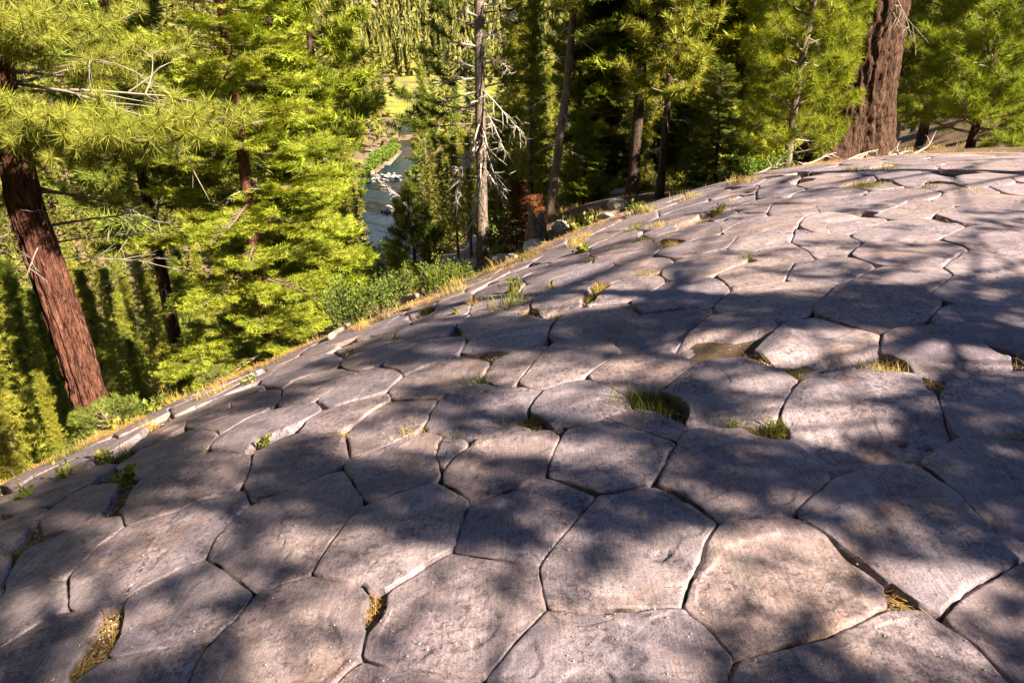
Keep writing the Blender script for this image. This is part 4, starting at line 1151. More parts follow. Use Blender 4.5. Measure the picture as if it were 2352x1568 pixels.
# ---------------------------------------------------------------- distant conifers (shared shapes)
def far_tree_arrays(seed, kind, detail):
    """unit-height conifer; returns trunk arrays and crown arrays"""
    r = np.random.default_rng(seed)
    tr = tube(np.array([[0, 0, -.03], [0, 0, .35], [0, 0, .97]]), np.array([.013, .009, .002]), 5)
    P, D, S = [], [], []
    nb = {'near': 170, 'mid': 130, 'far': 54, 'tiny': 15}[detail]
    zb = {'fir': .08, 'pine': .22, 'thin': .30}[kind]
    W = {'fir': .135, 'pine': .125, 'thin': .085}[kind] * (1.35 if detail == 'tiny' else 1.1)
    lopl, lopa = r.uniform(.75, 1.15, 7), r.uniform(0, 6.28)
    for i in range(nb):
        f = ((i + r.random()) / nb) ** .9
        z = zb + (.99 - zb) * f
        if kind == 'fir': reach = W * (1 - f) ** .8 + .008
        else: reach = W * (1 - f ** 1.7) ** .8 * (.7 + .3 * math.sin(f * 9 + seed)) + .012
        reach *= r.uniform(.6, 1.15) * lopl[i % 7]
        az = i * 2.4 + r.normal(0, .4)
        el = (-.25 + .7 * f) if kind == 'fir' else (.05 + .6 * f)
        d = np.array([math.cos(az) * math.cos(el), math.sin(az) * math.cos(el), math.sin(el)])
        cnt = {'near': 6, 'mid': 4, 'far': 2, 'tiny': 1}[detail]
        for a in range(cnt):
            g = (a + r.uniform(.4, 1)) / cnt
            P.append(np.array([0, 0, z]) + d * reach * g * .85 + r.normal(0, .006, 3)); D.append(d + np.array([0, 0, r.normal(.1, .25)]) + r.normal(0, .25, 3)); S.append(reach)
    P, D, S = np.array(P), np.array(D), np.array(S)
    if detail == 'near':
        tp = [t / .20 for t in TUFT_MID]; sc = .017 * r.uniform(.8, 1.3, len(P))
        V, T = stamp(tp, P, D, sc, r)
    elif detail == 'mid':
        tp = [t / .26 for t in TUFT_FAR]; sc = .020 * r.uniform(.8, 1.3, len(P))
        V, T = stamp(tp, P, D, sc, r)
    elif detail == 'far':
        tp = [tuft_tpl(9, 1.0, .30, s, .5) for s in (31, 32, 33)]; sc = .030 * r.uniform(.8, 1.3, len(P)) + .16 * S
        V, T = stamp(tp, P, D, sc, r)
    else:
        tp = [tuft_tpl(5, 1.0, .55, s, .4) for s in (34, 35, 36)]; sc = .055 * r.uniform(.8, 1.3, len(P)) + .3 * S
        V, T = stamp(tp, P, D, sc, r)
    return tr, (V, T)

def blob_mesh(seed, sub=2, rough=.25, flat=.7):
    import bmesh
    bm = bmesh.new(); bmesh.ops.create_icosphere(bm, subdivisions=sub, radius=1.0)
    V = np.array([v.co[:] for v in bm.verts]); F = np.array([[v.index for v in f.verts] for f in bm.faces]); bm.free()
    n = 1 + rough * fbm(V[:, 0] * 1.3 + seed, V[:, 1] * 1.3, V[:, 2] * 1.3, seed=seed, octv=3)
    # flattened facets
    r = np.random.default_rng(seed)
    for _ in range(7):
        d = unit(r.normal(size=3)); lim = r.uniform(.65, .9)
        s = (V * n[:, None]) @ d
        n = np.where(s > lim, n * lim / np.maximum(s, 1e-6) * .97 + .03 * n, n)
    V = V * n[:, None]; V[:, 2] *= flat
    return V, F

def leafy_bush(seed, R, H, nleaf, leaf, stems=12):
    r = np.random.default_rng(seed)
    st = MB(); P, D = [], []
    for i in range(stems):
        az = r.uniform(0, 6.28); sp = r.uniform(.1, 1)
        tip = np.array([math.cos(az) * R * sp, math.sin(az) * R * sp, H * r.uniform(.55, 1.0) * (1.05 - .4 * sp)])
        S = curve_pts((tip[0] * .15, tip[1] * .15, -.05), tip + np.array([0, 0, .3]), np.linalg.norm(tip) * 1.05, 5, (0, 0, .2), r)
        st.add(*tube(S, np.linspace(.008 + .004 * H, .002, 6), 4, False))
        m = nleaf // stems
        f = r.uniform(.3, 1.03, m); k = np.minimum((f * 5).astype(int), 4)
        q = S[k] + (S[k + 1] - S[k]) * (f * 5 - k)[:, None] + r.normal(0, .05 * R + .012, (m, 3))
        P.append(q); D.append(r.normal(0, 1, (m, 3)) + np.array([0, 0, .6]))
    a = leaf
    tp = [np.array([[0, 0, 0], [.32 * a, .06 * a, .55 * a], [0, 0, a], [0, 0, 0], [0, 0, a], [-.32 * a, .06 * a, .5 * a]])]
    P, D = np.concatenate(P), np.concatenate(D)
    V, T = stamp(tp, P, D, r.uniform(.7, 1.3, len(P)), r)
    return st, (V, T, None)

def grass_arrays(seed, n, h, spread, w=.0034, lean=.9):
    r = np.random.default_rng(seed)
    b = np.c_[r.normal(0, spread, (n, 2)), np.full(n, -.015)]
    az = r.uniform(0, 6.28, n); ln = r.uniform(.15, 1, n) * lean
    L = h * r.uniform(.55, 1.15, n)
    d = np.c_[np.cos(az) * ln, np.sin(az) * ln, np.ones(n)]; d = unit(d)
    m = b + d * (L * .55)[:, None]
    d2 = d.copy(); d2[:, 2] -= .45; d2 = unit(d2)
    t = m + d2 * (L * .5)[:, None]
    s = np.c_[-np.sin(az), np.cos(az), np.zeros(n)] * w / 2
    V = np.stack([b - s, b + s, m + s * .7, m - s * .7, t], 1).reshape(-1, 3)
    i = np.arange(n)[:, None] * 5
    Q = i + np.array([[0, 1, 2, 3]]); T = i + np.array([[3, 2, 4]])
    return V, T, Q

def cone_tree(seed):
    """spire of ragged tiers for the farthest slopes, unit height"""
    r = np.random.default_rng(seed); tr = []
    fat = r.uniform(.8, 1.2)
    for t in range(9):
        z0 = .05 + .095 * t + r.uniform(-.02, .02); z1 = min(z0 + .24, 1.0); w = .115 * fat * (1 - t / 10) ** .8
        k = 5; off = r.uniform(0, 6.28)
        for a in range(k):
            a0 = off + (a + r.uniform(-.15, .15)) / k * 6.28; a1 = a0 + 6.28 / k * r.uniform(.7, 1.0)
            w0, w1 = w * r.uniform(.5, 1.25), w * r.uniform(.5, 1.25)
            tr.append([[math.cos(a0) * w0, math.sin(a0) * w0, z0 + r.uniform(-.04, .03)], [math.cos(a1) * w1, math.sin(a1) * w1, z0 + r.uniform(-.04, .03)], [0, 0, z1]])
    V = np.array(tr).reshape(-1, 3)
    return V, np.arange(len(V)).reshape(-1, 3)

# ---------------------------------------------------------------- near trees
def gz(x, y):
    return float(ground(np.array([x]), np.array([y]))[0])

def limb_to(root, a, b, r0, seed, live='pine', deadmat='dead', tufts=None, tscale=1.0, sub=7, arch=.12, sub_len=.4, forks=6, start=.22):
    """a limb from world point a to world point b; returns foliage tips in the tree's own space"""
    r = np.random.default_rng(seed)
    o = np.array(root.location); a = np.array(a) - o; b = np.array(b) - o
    v = b - a; L = np.linalg.norm(v)
    d0 = unit(v + np.array([0, 0, -arch * L]))
    if live:
        mb, tips = limb(a, d0, L * 1.03, r0, r, (0, 0, 2.2 * arch), max(4, int(sub * L)), sub_len, start, .3, 9)
        obj("branch", mb, M['twig'], root, True)
        return tips
    obj("branch", dead_limb(a, unit(v + np.array([0, 0, .1 * L])), L, r0, r, (0, 0, -.25), forks, 2), M[deadmat], root, True)
    return None

def add_crown(root, tips, mat, tpl, scale, seed, up=False):
    r = np.random.default_rng(seed)
    P = np.concatenate([t[0] for t in tips]); D = np.concatenate([t[1] for t in tips])
    V, T = stamp(tpl, P, D, scale * r.uniform(.6, 1.25, len(P)), r, up)
    obj("crown", (V, T, None), M[mat], root)

def on_axis(base, py):
    """point of a vertical trunk seen at picture row py, and its depth"""
    k = (PCY - py) / FPX; c, s_ = math.cos(PITCH), math.sin(PITCH)
    z = base[1] * (k * c - s_) / (c + k * s_)
    p = np.array([base[0], base[1], z]); return p, p[1] * c - p[2] * s_

# left red-barked pine on the rim
b = at(213, 945, 10.7); b[2] = min(b[2], gz(b[0], b[1]) + .1)
left_pine = empty("pine_tree", tuple(b), "big pine with red plated bark and long needles on the rim, leftmost trunk", "tree", None)
n = 190; H = 17.0
P = trunk_path(0, 0, 0, H, (0.0, 0.0), n, .035, 3); P[0, 2] -= .4
h = np.linspace(0, 1, n)
R = .222 * (1 - h) ** .8 + .02; R *= 1 + .18 * np.exp(-h * H / .5)
obj("trunk", bark_trunk(P, R, 104, 3, .046, 20), M['bark_red'], left_pine, True)
tips = []
LIVE = [((85, 335), (540, 300), 9.7), ((88, 345), (470, 345), 9.9), ((85, 322), (400, 262), 10.0), ((80, 300), (290, 250), 9.9), ((70, 290), (-20, 268), 10.0), ((75, 300), (20, 250), 9.6), ((80, 310), (120, 262), 9.5),
        ((70, 310), (-90, 320), 10.2), ((60, 120), (205, 15), 10.2), ((40, 90), (105, -25), 10.4), ((50, 150), (255, 95), 10.3), ((60, 190), (335, 135), 11.6), ((50, 110), (-10, 20), 10), ((60, 150), (150, 60), 9.8),
        ((105, 430), (335, 470), 11.2), ((110, 440), (240, 430), 11.6), ((100, 470), (-10, 470), 11.4), ((60, 170), (400, 60), 11.8), ((60, 160), (370, 190), 12.0), ((60, 130), (330, 20), 11.5), ((40, 60), (230, -60), 10.8), ((70, 250), (390, 400), 11.6), ((80, 310), (55, 268), 9.5), ((80, 310), (115, 290), 9.4), ((85, 330), (155, 282), 9.4), ((50, 110), (35, 45), 9.6), ((50, 110), (95, 62), 9.5), ((40, 60), (5, 62), 9.6), ((85, 330), (205, 302), 9.4), ((85, 330), (265, 312), 9.3), ((85, 330), (335, 288), 9.3), ((85, 330), (435, 308), 9.3), ((40, 60), (70, 5), 9.6), ((60, 150), (120, 110), 9.8)]
for i, (s, e, de) in enumerate(LIVE):
    tips.append(limb_to(left_pine, on_axis(b, s[1])[0], at(*e, on_axis(b, s[1])[1] + de - 10.7), .022 if i else .034, 100 + i, sub=6.5, sub_len=.30, arch=.08))
for i, (s, e, de) in enumerate([((75, 190), (410, 250), 10.2), ((120, 215), (440, 203), 10.6), ((130, 520), (335, 482), 10.5), ((80, 500), (-10, 545), 10.6), ((215, 590), (350, 605), 10.6), ((130, 530), (60, 620), 10.2), ((110, 140), (330, 108), 10.3), ((95, 400), (20, 375), 10.4), ((130, 560), (110, 470), 10.2), ((180, 560), (420, 500), 10.9)]):
    limb_to(left_pine, on_axis(b, s[1])[0], at(*e, on_axis(b, s[1])[1] + de - 10.7), .024 if i < 3 else .012, 140 + i, live=None, deadmat='dead_grey', forks=6)
r_ = np.random.default_rng(77)
for i in range(26):                                     # the crown above the frame
    hh = r_.uniform(7.5, 16.5); azm = r_.uniform(0, 6.28); L = 2.6 * (1 - (hh - 7) / 12) + .5
    a = np.array([b[0], b[1], b[2] + hh])
    tips.append(limb_to(left_pine, a, a + L * np.array([math.cos(azm), math.sin(azm), .25]), .03, 200 + i, sub=5))
add_crown(left_pine, tips, 'pine', TUFT_LONG, 1.0, 9)

# bleached pine in the middle
b = tree_pos(1110, 624, 24)
mid_pine = empty("pine_tree", tuple(b), "tall grey-barked pine hung with bleached dead branches, standing in the middle", "tree", None)
n = 90; H = 19.0
P = trunk_path(0, 0, 0, H, (.002, 0), n, .012, 5); P[0, 2] -= .5
h = np.linspace(0, 1, n); R = (.165 * (1 - h) ** .75 + .02) * (1 + .3 * np.exp(-h * H / .5))
obj("trunk", bark_trunk(P, R, 40, 5, .010, 12), M['bark_grey'], mid_pine, True)
tips = []
for i, (s, e, de) in enumerate([((1106, 262), (918, 205), 23.5), ((1106, 285), (905, 255), 24.2), ((1108, 215), (985, 150), 23.5), ((1110, 120), (985, 62), 24), ((1112, 60), (1000, 25), 24), ((1112, 90), (1205, 42), 23.8), ((1114, 150), (1195, 118), 23.6), ((1110, 20), (1040, -20), 24), ((1114, 30), (1225, 5), 24),
                                ((1108, 330), (1000, 330), 24.4), ((1108, 345), (1045, 372), 24), ((1108, 180), (960, 120), 24.6), ((1112, 70), (960, 10), 24.5), ((1108, 240), (960, 262), 25), ((1110, 300), (1190, 265), 25), ((1110, 200), (1215, 170), 25), ((1112, 10), (1180, -40), 24), ((1110, -20), (1000, -60), 24)]):
    tips.append(limb_to(mid_pine, on_axis(b, s[1])[0], at(*e, on_axis(b, s[1])[1] + de - 24), .03, 300 + i, sub=4.2, sub_len=.36, arch=.05, start=.42))
for i, (s, e, de) in enumerate([((1104, 270), (1052, 430), 23.6), ((1108, 300), (1136, 470), 23.5), ((1104, 310), (1032, 455), 23.6), ((1110, 200), (1182, 300), 23.5), ((1108, 180), (1000, 190), 23.6), ((1106, 160), (1015, 130), 23.7), ((1112, 240), (1170, 340), 23.6), ((1110, 360), (1100, 505), 23.5),
                                ((1108, 110), (1030, 88), 23.6), ((1114, 60), (1175, 36), 23.6), ((1112, 40), (1060, 22), 23.5), ((1112, 90), (1160, 70), 23.4), ((1106, 230), (1050, 250), 23.4), ((1110, 130), (1170, 160), 23.5), ((1108, 330), (1060, 400), 23.2), ((1108, 380), (1150, 440), 23.4), ((1110, 15), (1160, 8), 23.4), ((1106, 210), (1020, 225), 23.7), ((1110, 280), (1120, 400), 23.3)]):
    limb_to(mid_pine, on_axis(b, s[1])[0], at(*e, on_axis(b, s[1])[1] + de - 24.2), .030, 340 + i, live=None, forks=14)
for i in range(30):
    hh = r_.uniform(8.8, 18.5); azm = r_.uniform(0, 6.28); L = 2.4 * (1 - (hh - 8) / 12) + .5
    a = np.array([b[0], b[1], b[2] + hh]); tips.append(limb_to(mid_pine, a, a + L * np.array([math.cos(azm), math.sin(azm), .2]), .025, 400 + i, sub=4))
add_crown(mid_pine, tips, 'pine_dark', TUFT_MID, 1.25, 10)

conifer("fir_tree", "tall bright green fir with layered sprays and a red trunk, behind the rim", 606, 796, 17.0, 15.0, .21, 'fir', .07, 1.0, 2.25, 84, 'fir', 'bark_red', 11, (.010, 0), None, 1.1, 7, amp=.012, k=36, droop=.12, dead=10, dead_span=(.1, .5), shape='col')
conifer("fir_tree", "second bright green fir crowding the tall one on its river side", 700, 760, 20.5, 12.0, .16, 'fir', .05, 1.0, 1.75, 70, 'fir', 'bark_brown', 12, (0, 0), None, 1.25, 6.5, droop=.10, dead=6)
conifer("pine_tree", "loose long-needled pine behind the top of the bright fir", 770, 700, 26, 17.5, .20, 'pine', .30, 1.0, 2.3, 60, 'pine_bright', 'bark_brown', 13, (0, 0), None, 1.5, 5)
conifer("pine_tree", "shaded pine behind the leftmost trunk", 420, 860, 19, 13.0, .2, 'pine', .40, 1.0, 2.3, 46, 'pine', 'bark_brown', 14, (0, 0), None, 1.3, 5, dead=10, dead_span=(.2, .5), dead_len=1.2)
conifer("fir_sapling", "small pale green young fir, cone shaped, just over the rim", 485, 868, 14.5, 2.15, .03, 'fir', .03, 1.0, .55, 60, 'fir_blue', 'bark_brown', 15, (0, 0), FROND_S, .85, 12, k=8)
conifer("pine_sapling", "little dark pine sapling beside the young fir on the rim", 436, 888, 12.5, .95, .022, 'pine', .25, 1.0, .42, 16, 'pine_dark', 'bark_dark', 16, (.1, 0), TUFT_LONG, .8, 9, k=7)
conifer("fir_sapling", "low spreading fir bush at the foot of the red-barked pine", 268, 968, 8.9, .62, .02, 'fir', .05, .95, .55, 34, 'fir_dark', 'bark_brown', 17, (0, 0), FROND_S, .8, 12, k=6, shape='dome')
conifer("pine_tree", "small dark pine with a black trunk beside the sandy patch", 962, 662, 24, 3.4, .085, 'pine', .22, 1.0, 1.0, 46, 'pine_dark', 'bark_dark', 18, (-.06, 0), None, 1.15, 6, k=8)
conifer("fir_sapling", "slender young fir above the sandy patch", 893, 640, 27, 1.9, .03, 'fir', .04, 1.0, .5, 46, 'fir_blue', 'bark_brown', 19, (0, 0), FROND_S, 1.1, 9, k=6)
conifer("fir_sapling", "bluish young fir in front of the river", 850, 640, 30, 1.7, .03, 'fir', .04, 1.0, .7, 56, 'fir_blue', 'bark_brown', 20, (0, 0), FROND_S, 1.2, 9, k=6)
conifer("pine_tree", "slim pine leaning right, its lower trunk bare", 1262, 497, 23, 16.0, .15, 'pine', .36, 1.0, 2.0, 44, 'pine', 'bark_grey', 21, (.095, 0), None, 1.3, 5, dead=14, dead_span=(.12, .5), dead_len=1.1, k=24, amp=.006)
conifer("pine_tree", "thin straight pine just behind the leaning one", 1326, 470, 31, 15.0, .14, 'pine', .30, 1.0, 1.6, 50, 'pine', 'bark_brown', 22, (0, 0), None, 1.4, 5, dead=16, dead_span=(.05, .4), dead_len=.8)
conifer("fir_tree", "dark trunked fir with drooping shaded boughs by the bare slope", 1452, 440, 23, 17.0, .185, 'fir', .26, 1.0, 2.2, 70, 'fir_dark', 'bark_dark', 23, (.01, 0), None, 1.4, 5, droop=.25, amp=.012, k=32, dead=12, dead_span=(.12, .4))
conifer("pine_tree", "slender dark pine at the rock's upper edge", 1512, 470, 21, 11.0, .125, 'pine', .22, 1.0, 1.35, 64, 'pine', 'bark_dark', 24, (.012, 0), None, 1.15, 7, dead=8, dead_span=(.1, .3), k=20)
conifer("fir_sapling", "small dark fir with flat tiers beside the slender dark pine", 1640, 420, 20, 3.1, .06, 'fir', .04, 1.0, .95, 62, 'fir_dark', 'bark_dark', 25, (0, 0), FROND_S, 1.1, 9, k=8, droop=.15)
conifer("pine_tree", "bushy sunlit green pine left of the giant trunk", 1806, 398, 14.5, 7.6, .085, 'pine', .04, 1.0, 1.45, 92, 'pine_bright', 'bark_grey', 26, (.03, 0), TUFT_LONG, .95, 7, k=14, dead=8, dead_span=(.03, .4), dead_len=.7, shape='col')
conifer("pine_tree", "broad young green pine right of the giant trunk", 2225, 345, 15.6, 5.8, .09, 'pine', .03, 1.0, 1.65, 95, 'pine_bright', 'bark_brown', 27, (.02, 0), TUFT_LONG, 1.0, 6, k=10, shape='cone')
conifer("pine_tree", "dark green pine in the frame's upper corner behind the young pine", 2345, 330, 20, 9.0, .12, 'pine', .06, 1.0, 2.0, 80, 'pine', 'bark_dark', 28, (0, 0), None, 1.25, 6)
conifer("pine_tree", "shaded pine directly behind the giant trunk", 2115, 330, 21, 12.0, .14, 'pine', .08, 1.0, 1.8, 76, 'pine', 'bark_dark', 29, (0, 0), None, 1.3, 6)
conifer("fir_tree", "shaded fir between the bushy pine and the small dark fir", 1730, 400, 22, 12.0, .14, 'fir', .05, 1.0, 1.7, 74, 'fir', 'bark_dark', 30, (0, 0), None, 1.4, 5, droop=.12)
conifer("fir_tree", "sunlit fir behind the dark firs, upper middle of the stand", 1600, 410, 29, 15.0, .17, 'fir', .05, 1.0, 2.0, 84, 'fir', 'bark_brown', 31, (0, 0), None, 1.7, 4.5, droop=.1)
conifer("fir_tree", "light green fir between the leaning pine and the dark fir", 1385, 455, 29, 12.5, .14, 'fir', .05, 1.0, 1.7, 76, 'fir', 'bark_brown', 32, (0, 0), None, 1.7, 4.5, droop=.1)
conifer("fir_sapling", "young fir at the foot of the leaning pine", 1340, 462, 25, 3.0, .05, 'fir', .05, 1.0, .8, 50, 'fir', 'bark_brown', 33, (0, 0), FROND_S, 1.2, 8, k=8)
conifer("fir_sapling", "dead rust-red young fir among green ones", 1188, 480, 21.5, 1.9, .03, 'fir', .05, 1.0, .26, 50, 'red_needles', 'bark_brown', 34, (0, 0), FROND_S, 1.2, 8, k=8)
conifer("fir_sapling", "smaller rust-red dead sapling by the leaning pine", 1222, 480, 22, 1.1, .02, 'fir', .05, 1.0, .2, 30, 'red_needles', 'bark_brown', 35, (0, 0), FROND_S, 1.1, 8, k=6)
conifer("fir_tree", "dark slim fir left of the rust-red sapling", 1150, 500, 30, 5.2, .07, 'fir', .04, 1.0, .85, 66, 'fir_dark', 'bark_dark', 36, (0, 0), FROND_S, 1.4, 7, k=8)
conifer("fir_tree", "slim dark fir between bleached pine and leaning pine", 1205, 480, 34, 9.0, .10, 'fir', .05, 1.0, 1.1, 70, 'fir', 'bark_dark', 37, (0, 0), None, 1.5, 6)

# giant trunk
b = tree_pos(1952, 356, 15.0)
giant = empty("pine_tree", tuple(b), "giant pine with a massive furrowed reddish brown trunk at the rock's upper edge", "tree", None)
n = 230; H = 21.0
P = trunk_path(0, 0, 0, H, (0.0, 0), n, .006, 8)
hs = np.concatenate([np.linspace(-.5, 4.2, 170), np.linspace(4.25, H, 60)]); P = np.stack([np.interp(hs, P[:, 2], P[:, 0]), np.interp(hs, P[:, 2], P[:, 1]), hs], -1)
R = np.interp(hs, [-.5, 0, .4, 1.2, 3.2, H], [1.12, .95, .76, .62, .545, .06])
V, T, Q = bark_trunk(P, R, 150, 8, .075, 27)
th = np.arctan2(V[:, 1], V[:, 0]); fl = np.exp(-np.maximum(V[:, 2], -.3) / .38)
ro = .20 * (np.sin(th * 5 + .8) + .6 * np.sin(th * 3 + 2)) * fl
V[:, 0] *= 1 + ro; V[:, 1] *= 1 + ro
obj("trunk", (V, T, Q), M['bark_brown'], giant, True)
tips = []
for i in range(16):
    hh = r_.uniform(9.5, 20); azm = r_.uniform(0, 6.28); L = 2.4 * (1 - (hh - 9) / 15) + .6
    a = np.array([b[0], b[1], b[2] + hh]); tips.append(limb_to(giant, a, a + L * np.array([math.cos(azm), math.sin(azm), .15]), .04, 500 + i, sub=3.5))
add_crown(giant, tips, 'pine', TUFT_MID, 1.4, 12)
for i, (s, e, de) in enumerate([((2062, -40), (2112, 110), 14.4), ((2068, -60), (2128, 60), 14.3), ((2072, -20), (2090, 70), 14.3)]):
    limb_to(giant, on_axis(b, s[1])[0], at(*e, on_axis(b, s[1])[1] - .8), .014, 540 + i, live=None, deadmat='dead_grey', forks=3)

# ---------------------------------------------------------------- pines out of view, boughs laid out to cast the rock's shade pattern
LIT = [
 [(358,1190),(430,1182),(498,1188),(490,1225),(444,1272),(310,1336),(290,1370),(160,1392),(150,1335),(242,1308),(215,1275),(280,1225)],
 [(377,1402),(470,1415),(485,1469),(350,1485),(269,1496),(283,1429)],
 [(603,1235),(670,1216),(719,1227),(697,1262),(616,1275),(549,1267)],
 [(802,1221),(886,1227),(872,1259),(953,1273),(1034,1248),(1039,1267),(1061,1275),(1141,1283),(1101,1334),(1082,1356),(1141,1388),(1206,1429),(1206,1523),(1101,1550),(845,1509),(765,1568),(600,1568),(603,1496),(576,1477),(630,1415),(684,1388),(697,1348),(738,1321),(743,1281)],
 [(1206,1456),(1260,1410),(1556,1402),(1596,1437),(1583,1496),(1502,1545),(1314,1537),(1192,1550)],
 [(1273,1348),(1395,1356),(1475,1308),(1475,1281),(1542,1254),(1604,1248),(1604,1286),(1570,1383),(1273,1388)],
 [(1717,1230),(1803,1219),(1870,1227),(1924,1262),(1943,1297),(1911,1313),(1843,1318),(1800,1335),(1810,1360),(1762,1369),(1690,1360),(1630,1330),(1640,1280)],
 [(1588,1356),(1664,1367),(1690,1402),(1610,1415),(1583,1388)],
 [(2018,1307),(2099,1305),(2234,1307),(2260,1329),(2180,1383),(2153,1404),(2072,1345),(2040,1340)],
 [(1951,1431),(2045,1396),(2112,1402),(2193,1456),(2220,1483),(2180,1523),(2072,1515),(1978,1496),(1978,1456)],
 [(2290,1225),(2360,1235),(2360,1290),(2300,1260)],
 [(603,857),(684,843),(754,851),(670,873),(630,886),(603,884)],
 [(711,921),(775,881),(845,846),(913,854),(923,865),(886,897),(765,935),(738,946),(684,978),(625,1002),(549,1013),(495,1026),(490,1013),(603,956),(643,946),(705,935)],
 [(711,972),(791,951),(845,935),(889,919),(894,916),(829,962),(791,983),(743,991)],
 [(805,981),(886,978),(926,967),(975,964),(980,983),(1007,999),(1001,1026),(899,1034),(808,1042),(802,999)],
 [(977,859),(1034,838),(1074,830),(1114,838),(1101,859),(1007,870),(980,867)],
 [(1152,919),(1206,892),(1222,913),(1176,962),(1141,935)],
 [(1128,838),(1206,805),(1206,873),(1163,873),(1131,843)],
 [(1219,851),(1287,832),(1381,830),(1357,859),(1287,884),(1233,889),(1179,876)],
 [(1357,859),(1389,838),(1448,832),(1551,838),(1524,857),(1435,873),(1381,867)],
 [(1252,897),(1314,876),(1346,877),(1378,892),(1429,911),(1448,929),(1394,951),(1287,956),(1233,946),(1222,929)],
 [(1096,1016),(1141,999),(1222,1007),(1276,1010),(1262,1026),(1168,1034),(1088,1034)],
 [(1677,859),(1771,865),(1809,881),(1798,902),(1731,902),(1664,873)],
 [(1562,776),(1659,769),(1777,758),(1788,761),(1991,763),(2021,771),(2018,810),(1982,819),(1900,812),(1850,830),(1790,820),(1735,812),(1610,825),(1560,806)],
 [(2026,779),(2099,789),(2180,800),(2260,808),(2287,814),(2330,827),(2314,846),(2247,832),(2153,838),(2085,838),(2032,814)],
 [(1980,832),(2090,842),(2090,862),(1990,852)],
 [(1838,884),(1921,861),(2018,862),(2059,878),(2018,897),(1884,902),(1824,900)],
 [(2177,889),(2260,892),(2274,900),(2180,902)],
 [(1816,935),(1964,929),(1991,956),(1911,989),(1865,1007),(1816,972)],
 [(1637,972),(1717,956),(1809,972),(1809,989),(1717,983),(1637,980)],
 [(0,1100),(240,990),(420,910),(560,855),(640,815),(640,835),(560,885),(420,952),(250,1032),(120,1084),(0,1150)],
 [(511,1067),(573,1048),(565,1094),(541,1107),(498,1088)],
 [(511,1007),(603,972),(603,1013),(568,1034),(525,1026)],
 [(471,972),(603,940),(603,946),(538,972),(498,983)],
 [(1300,1030),(1440,1020),(1400,1050),(1290,1060)],
 [(560,860),(800,745),(1000,670),(1150,600),(1300,530),(1500,450),(1880,355),(2380,335),(2380,626),(2194,628),(2170,642),(1930,646),(1917,652),(1790,665),(1640,668),(1530,655),(1450,690),(1357,703),(1300,715),(1237,728),(1190,712),(1086,722),(1060,716),(1000,735),(930,755),(878,775),(814,788),(700,830)],
]
STREAKS = [
 ([(1226,692),(1351,646),(1431,614),(1530,562)], 15), ([(1172,646),(1258,610),(1344,597),(1366,584),(1431,560)], 12), ([(1339,583),(1411,560),(1473,548),(1534,556)], 14),
 ([(1452,517),(1514,507),(1596,491),(1689,472)], 9), ([(1565,534),(1616,509),(1689,489)], 11), ([(1628,499),(1679,487),(1713,482),(1763,460),(1806,453),(1840,438),(1950,429)], 8),
 ([(1687,504),(1746,489)], 6), ([(1628,450),(1738,433),(1814,429)], 6), ([(1899,485),(1984,482),(2056,460)], 9), ([(2011,523),(2056,525),(2110,516)], 9),
 ([(2217,487),(2289,491),(2380,489)], 10), ([(2226,505),(2289,512),(2380,507)], 9), ([(2235,534),(2289,525),(2380,521)], 10), ([(1857,556),(1916,558),(1984,560)], 10),
 ([(1734,584),(1788,580),(1831,567)], 11), ([(1521,616),(1594,603),(1648,584),(1698,580)], 12), ([(1723,614),(1810,629),(1917,633),(1990,625)], 10), ([(1820,620),(1896,610),(1990,599)], 10),
 ([(1930,569),(2024,565),(2213,560)], 9), ([(2005,601),(2137,592),(2213,575)], 13), ([(1930,633),(2024,624),(2100,618)], 8), ([(2179,550),(2241,541)], 8), ([(2154,372),(2235,369),(2360,365)], 5),
 ([(932,745),(1029,728)], 11), ([(1247,897),(1310,888),(1360,890)], 7), ([(690,905),(760,880),(830,850)], 9), ([(830,985),(900,970),(960,955)], 9),
]
def shaded(px, py):
    lit = np.zeros(px.shape, bool)
    for p in LIT: lit |= in_poly(px, py, p)
    st = np.zeros(px.shape, bool)
    for pts, w in STREAKS: st |= seg_dist(px, py, pts) < w * .45
    return ~lit | st, st & lit

srng = np.random.default_rng(99)
px = srng.uniform(-260, 2650, 70000); py = srng.uniform(330, 1950, 70000)
hp = dome_hit(px, py)
okp = np.abs(project(hp)[0][:, 1] - py) < 3
hp, px, py = hp[okp], px[okp], py[okp]
dep = project(hp)[1]
# thin the samples to an even spread over the rock as the sun sees it
sa = unit(np.cross(SUN, [0, 0, 1])); sb = np.cross(sa, SUN)
key = np.floor(hp @ sa / .05).astype(int) * 100003 + np.floor(hp @ sb / .05).astype(int)
_, first = np.unique(key, return_index=True)
hp, px, py = hp[first], px[first], py[first]
sh, thin = shaded(px, py)
# keep a margin of light round the sunny patches
hn = dome_normal(hp[:, 0], hp[:, 1])
def light_within(rad_):
    g = np.zeros(len(px), bool)
    for a in np.linspace(0, 6.28, 11)[:-1]:
        off = rad_ * (math.cos(a) * sa + math.sin(a) * sb)
        pp, _ = project(hp + off - SUN * ((off @ SUN * 0 + hn @ off) / np.maximum(hn @ SUN, .15))[:, None])
        g |= ~shaded(pp[:, 0], pp[:, 1])[0]
    return g
l0, l1, l2 = light_within(.030), light_within(.070), light_within(.145)
pick = srng.random(len(px))
big = sh & ~l2 & (pick < .34); midk = sh & ~l1 & l2 & (pick < .75); tiny = sh & ((~l0 & l1) | thin)
veil = ~sh & (py > 1090) & (srng.random(len(px)) < np.interp(py, [1090, 1250], [0, .17])) & (fbm(hp @ sa * 2.2, hp @ sb * 2.2, seed=91, octv=2) > -.25)   # thin sprays added to dim the nearest sunny patches
use = big | midk | tiny | veil
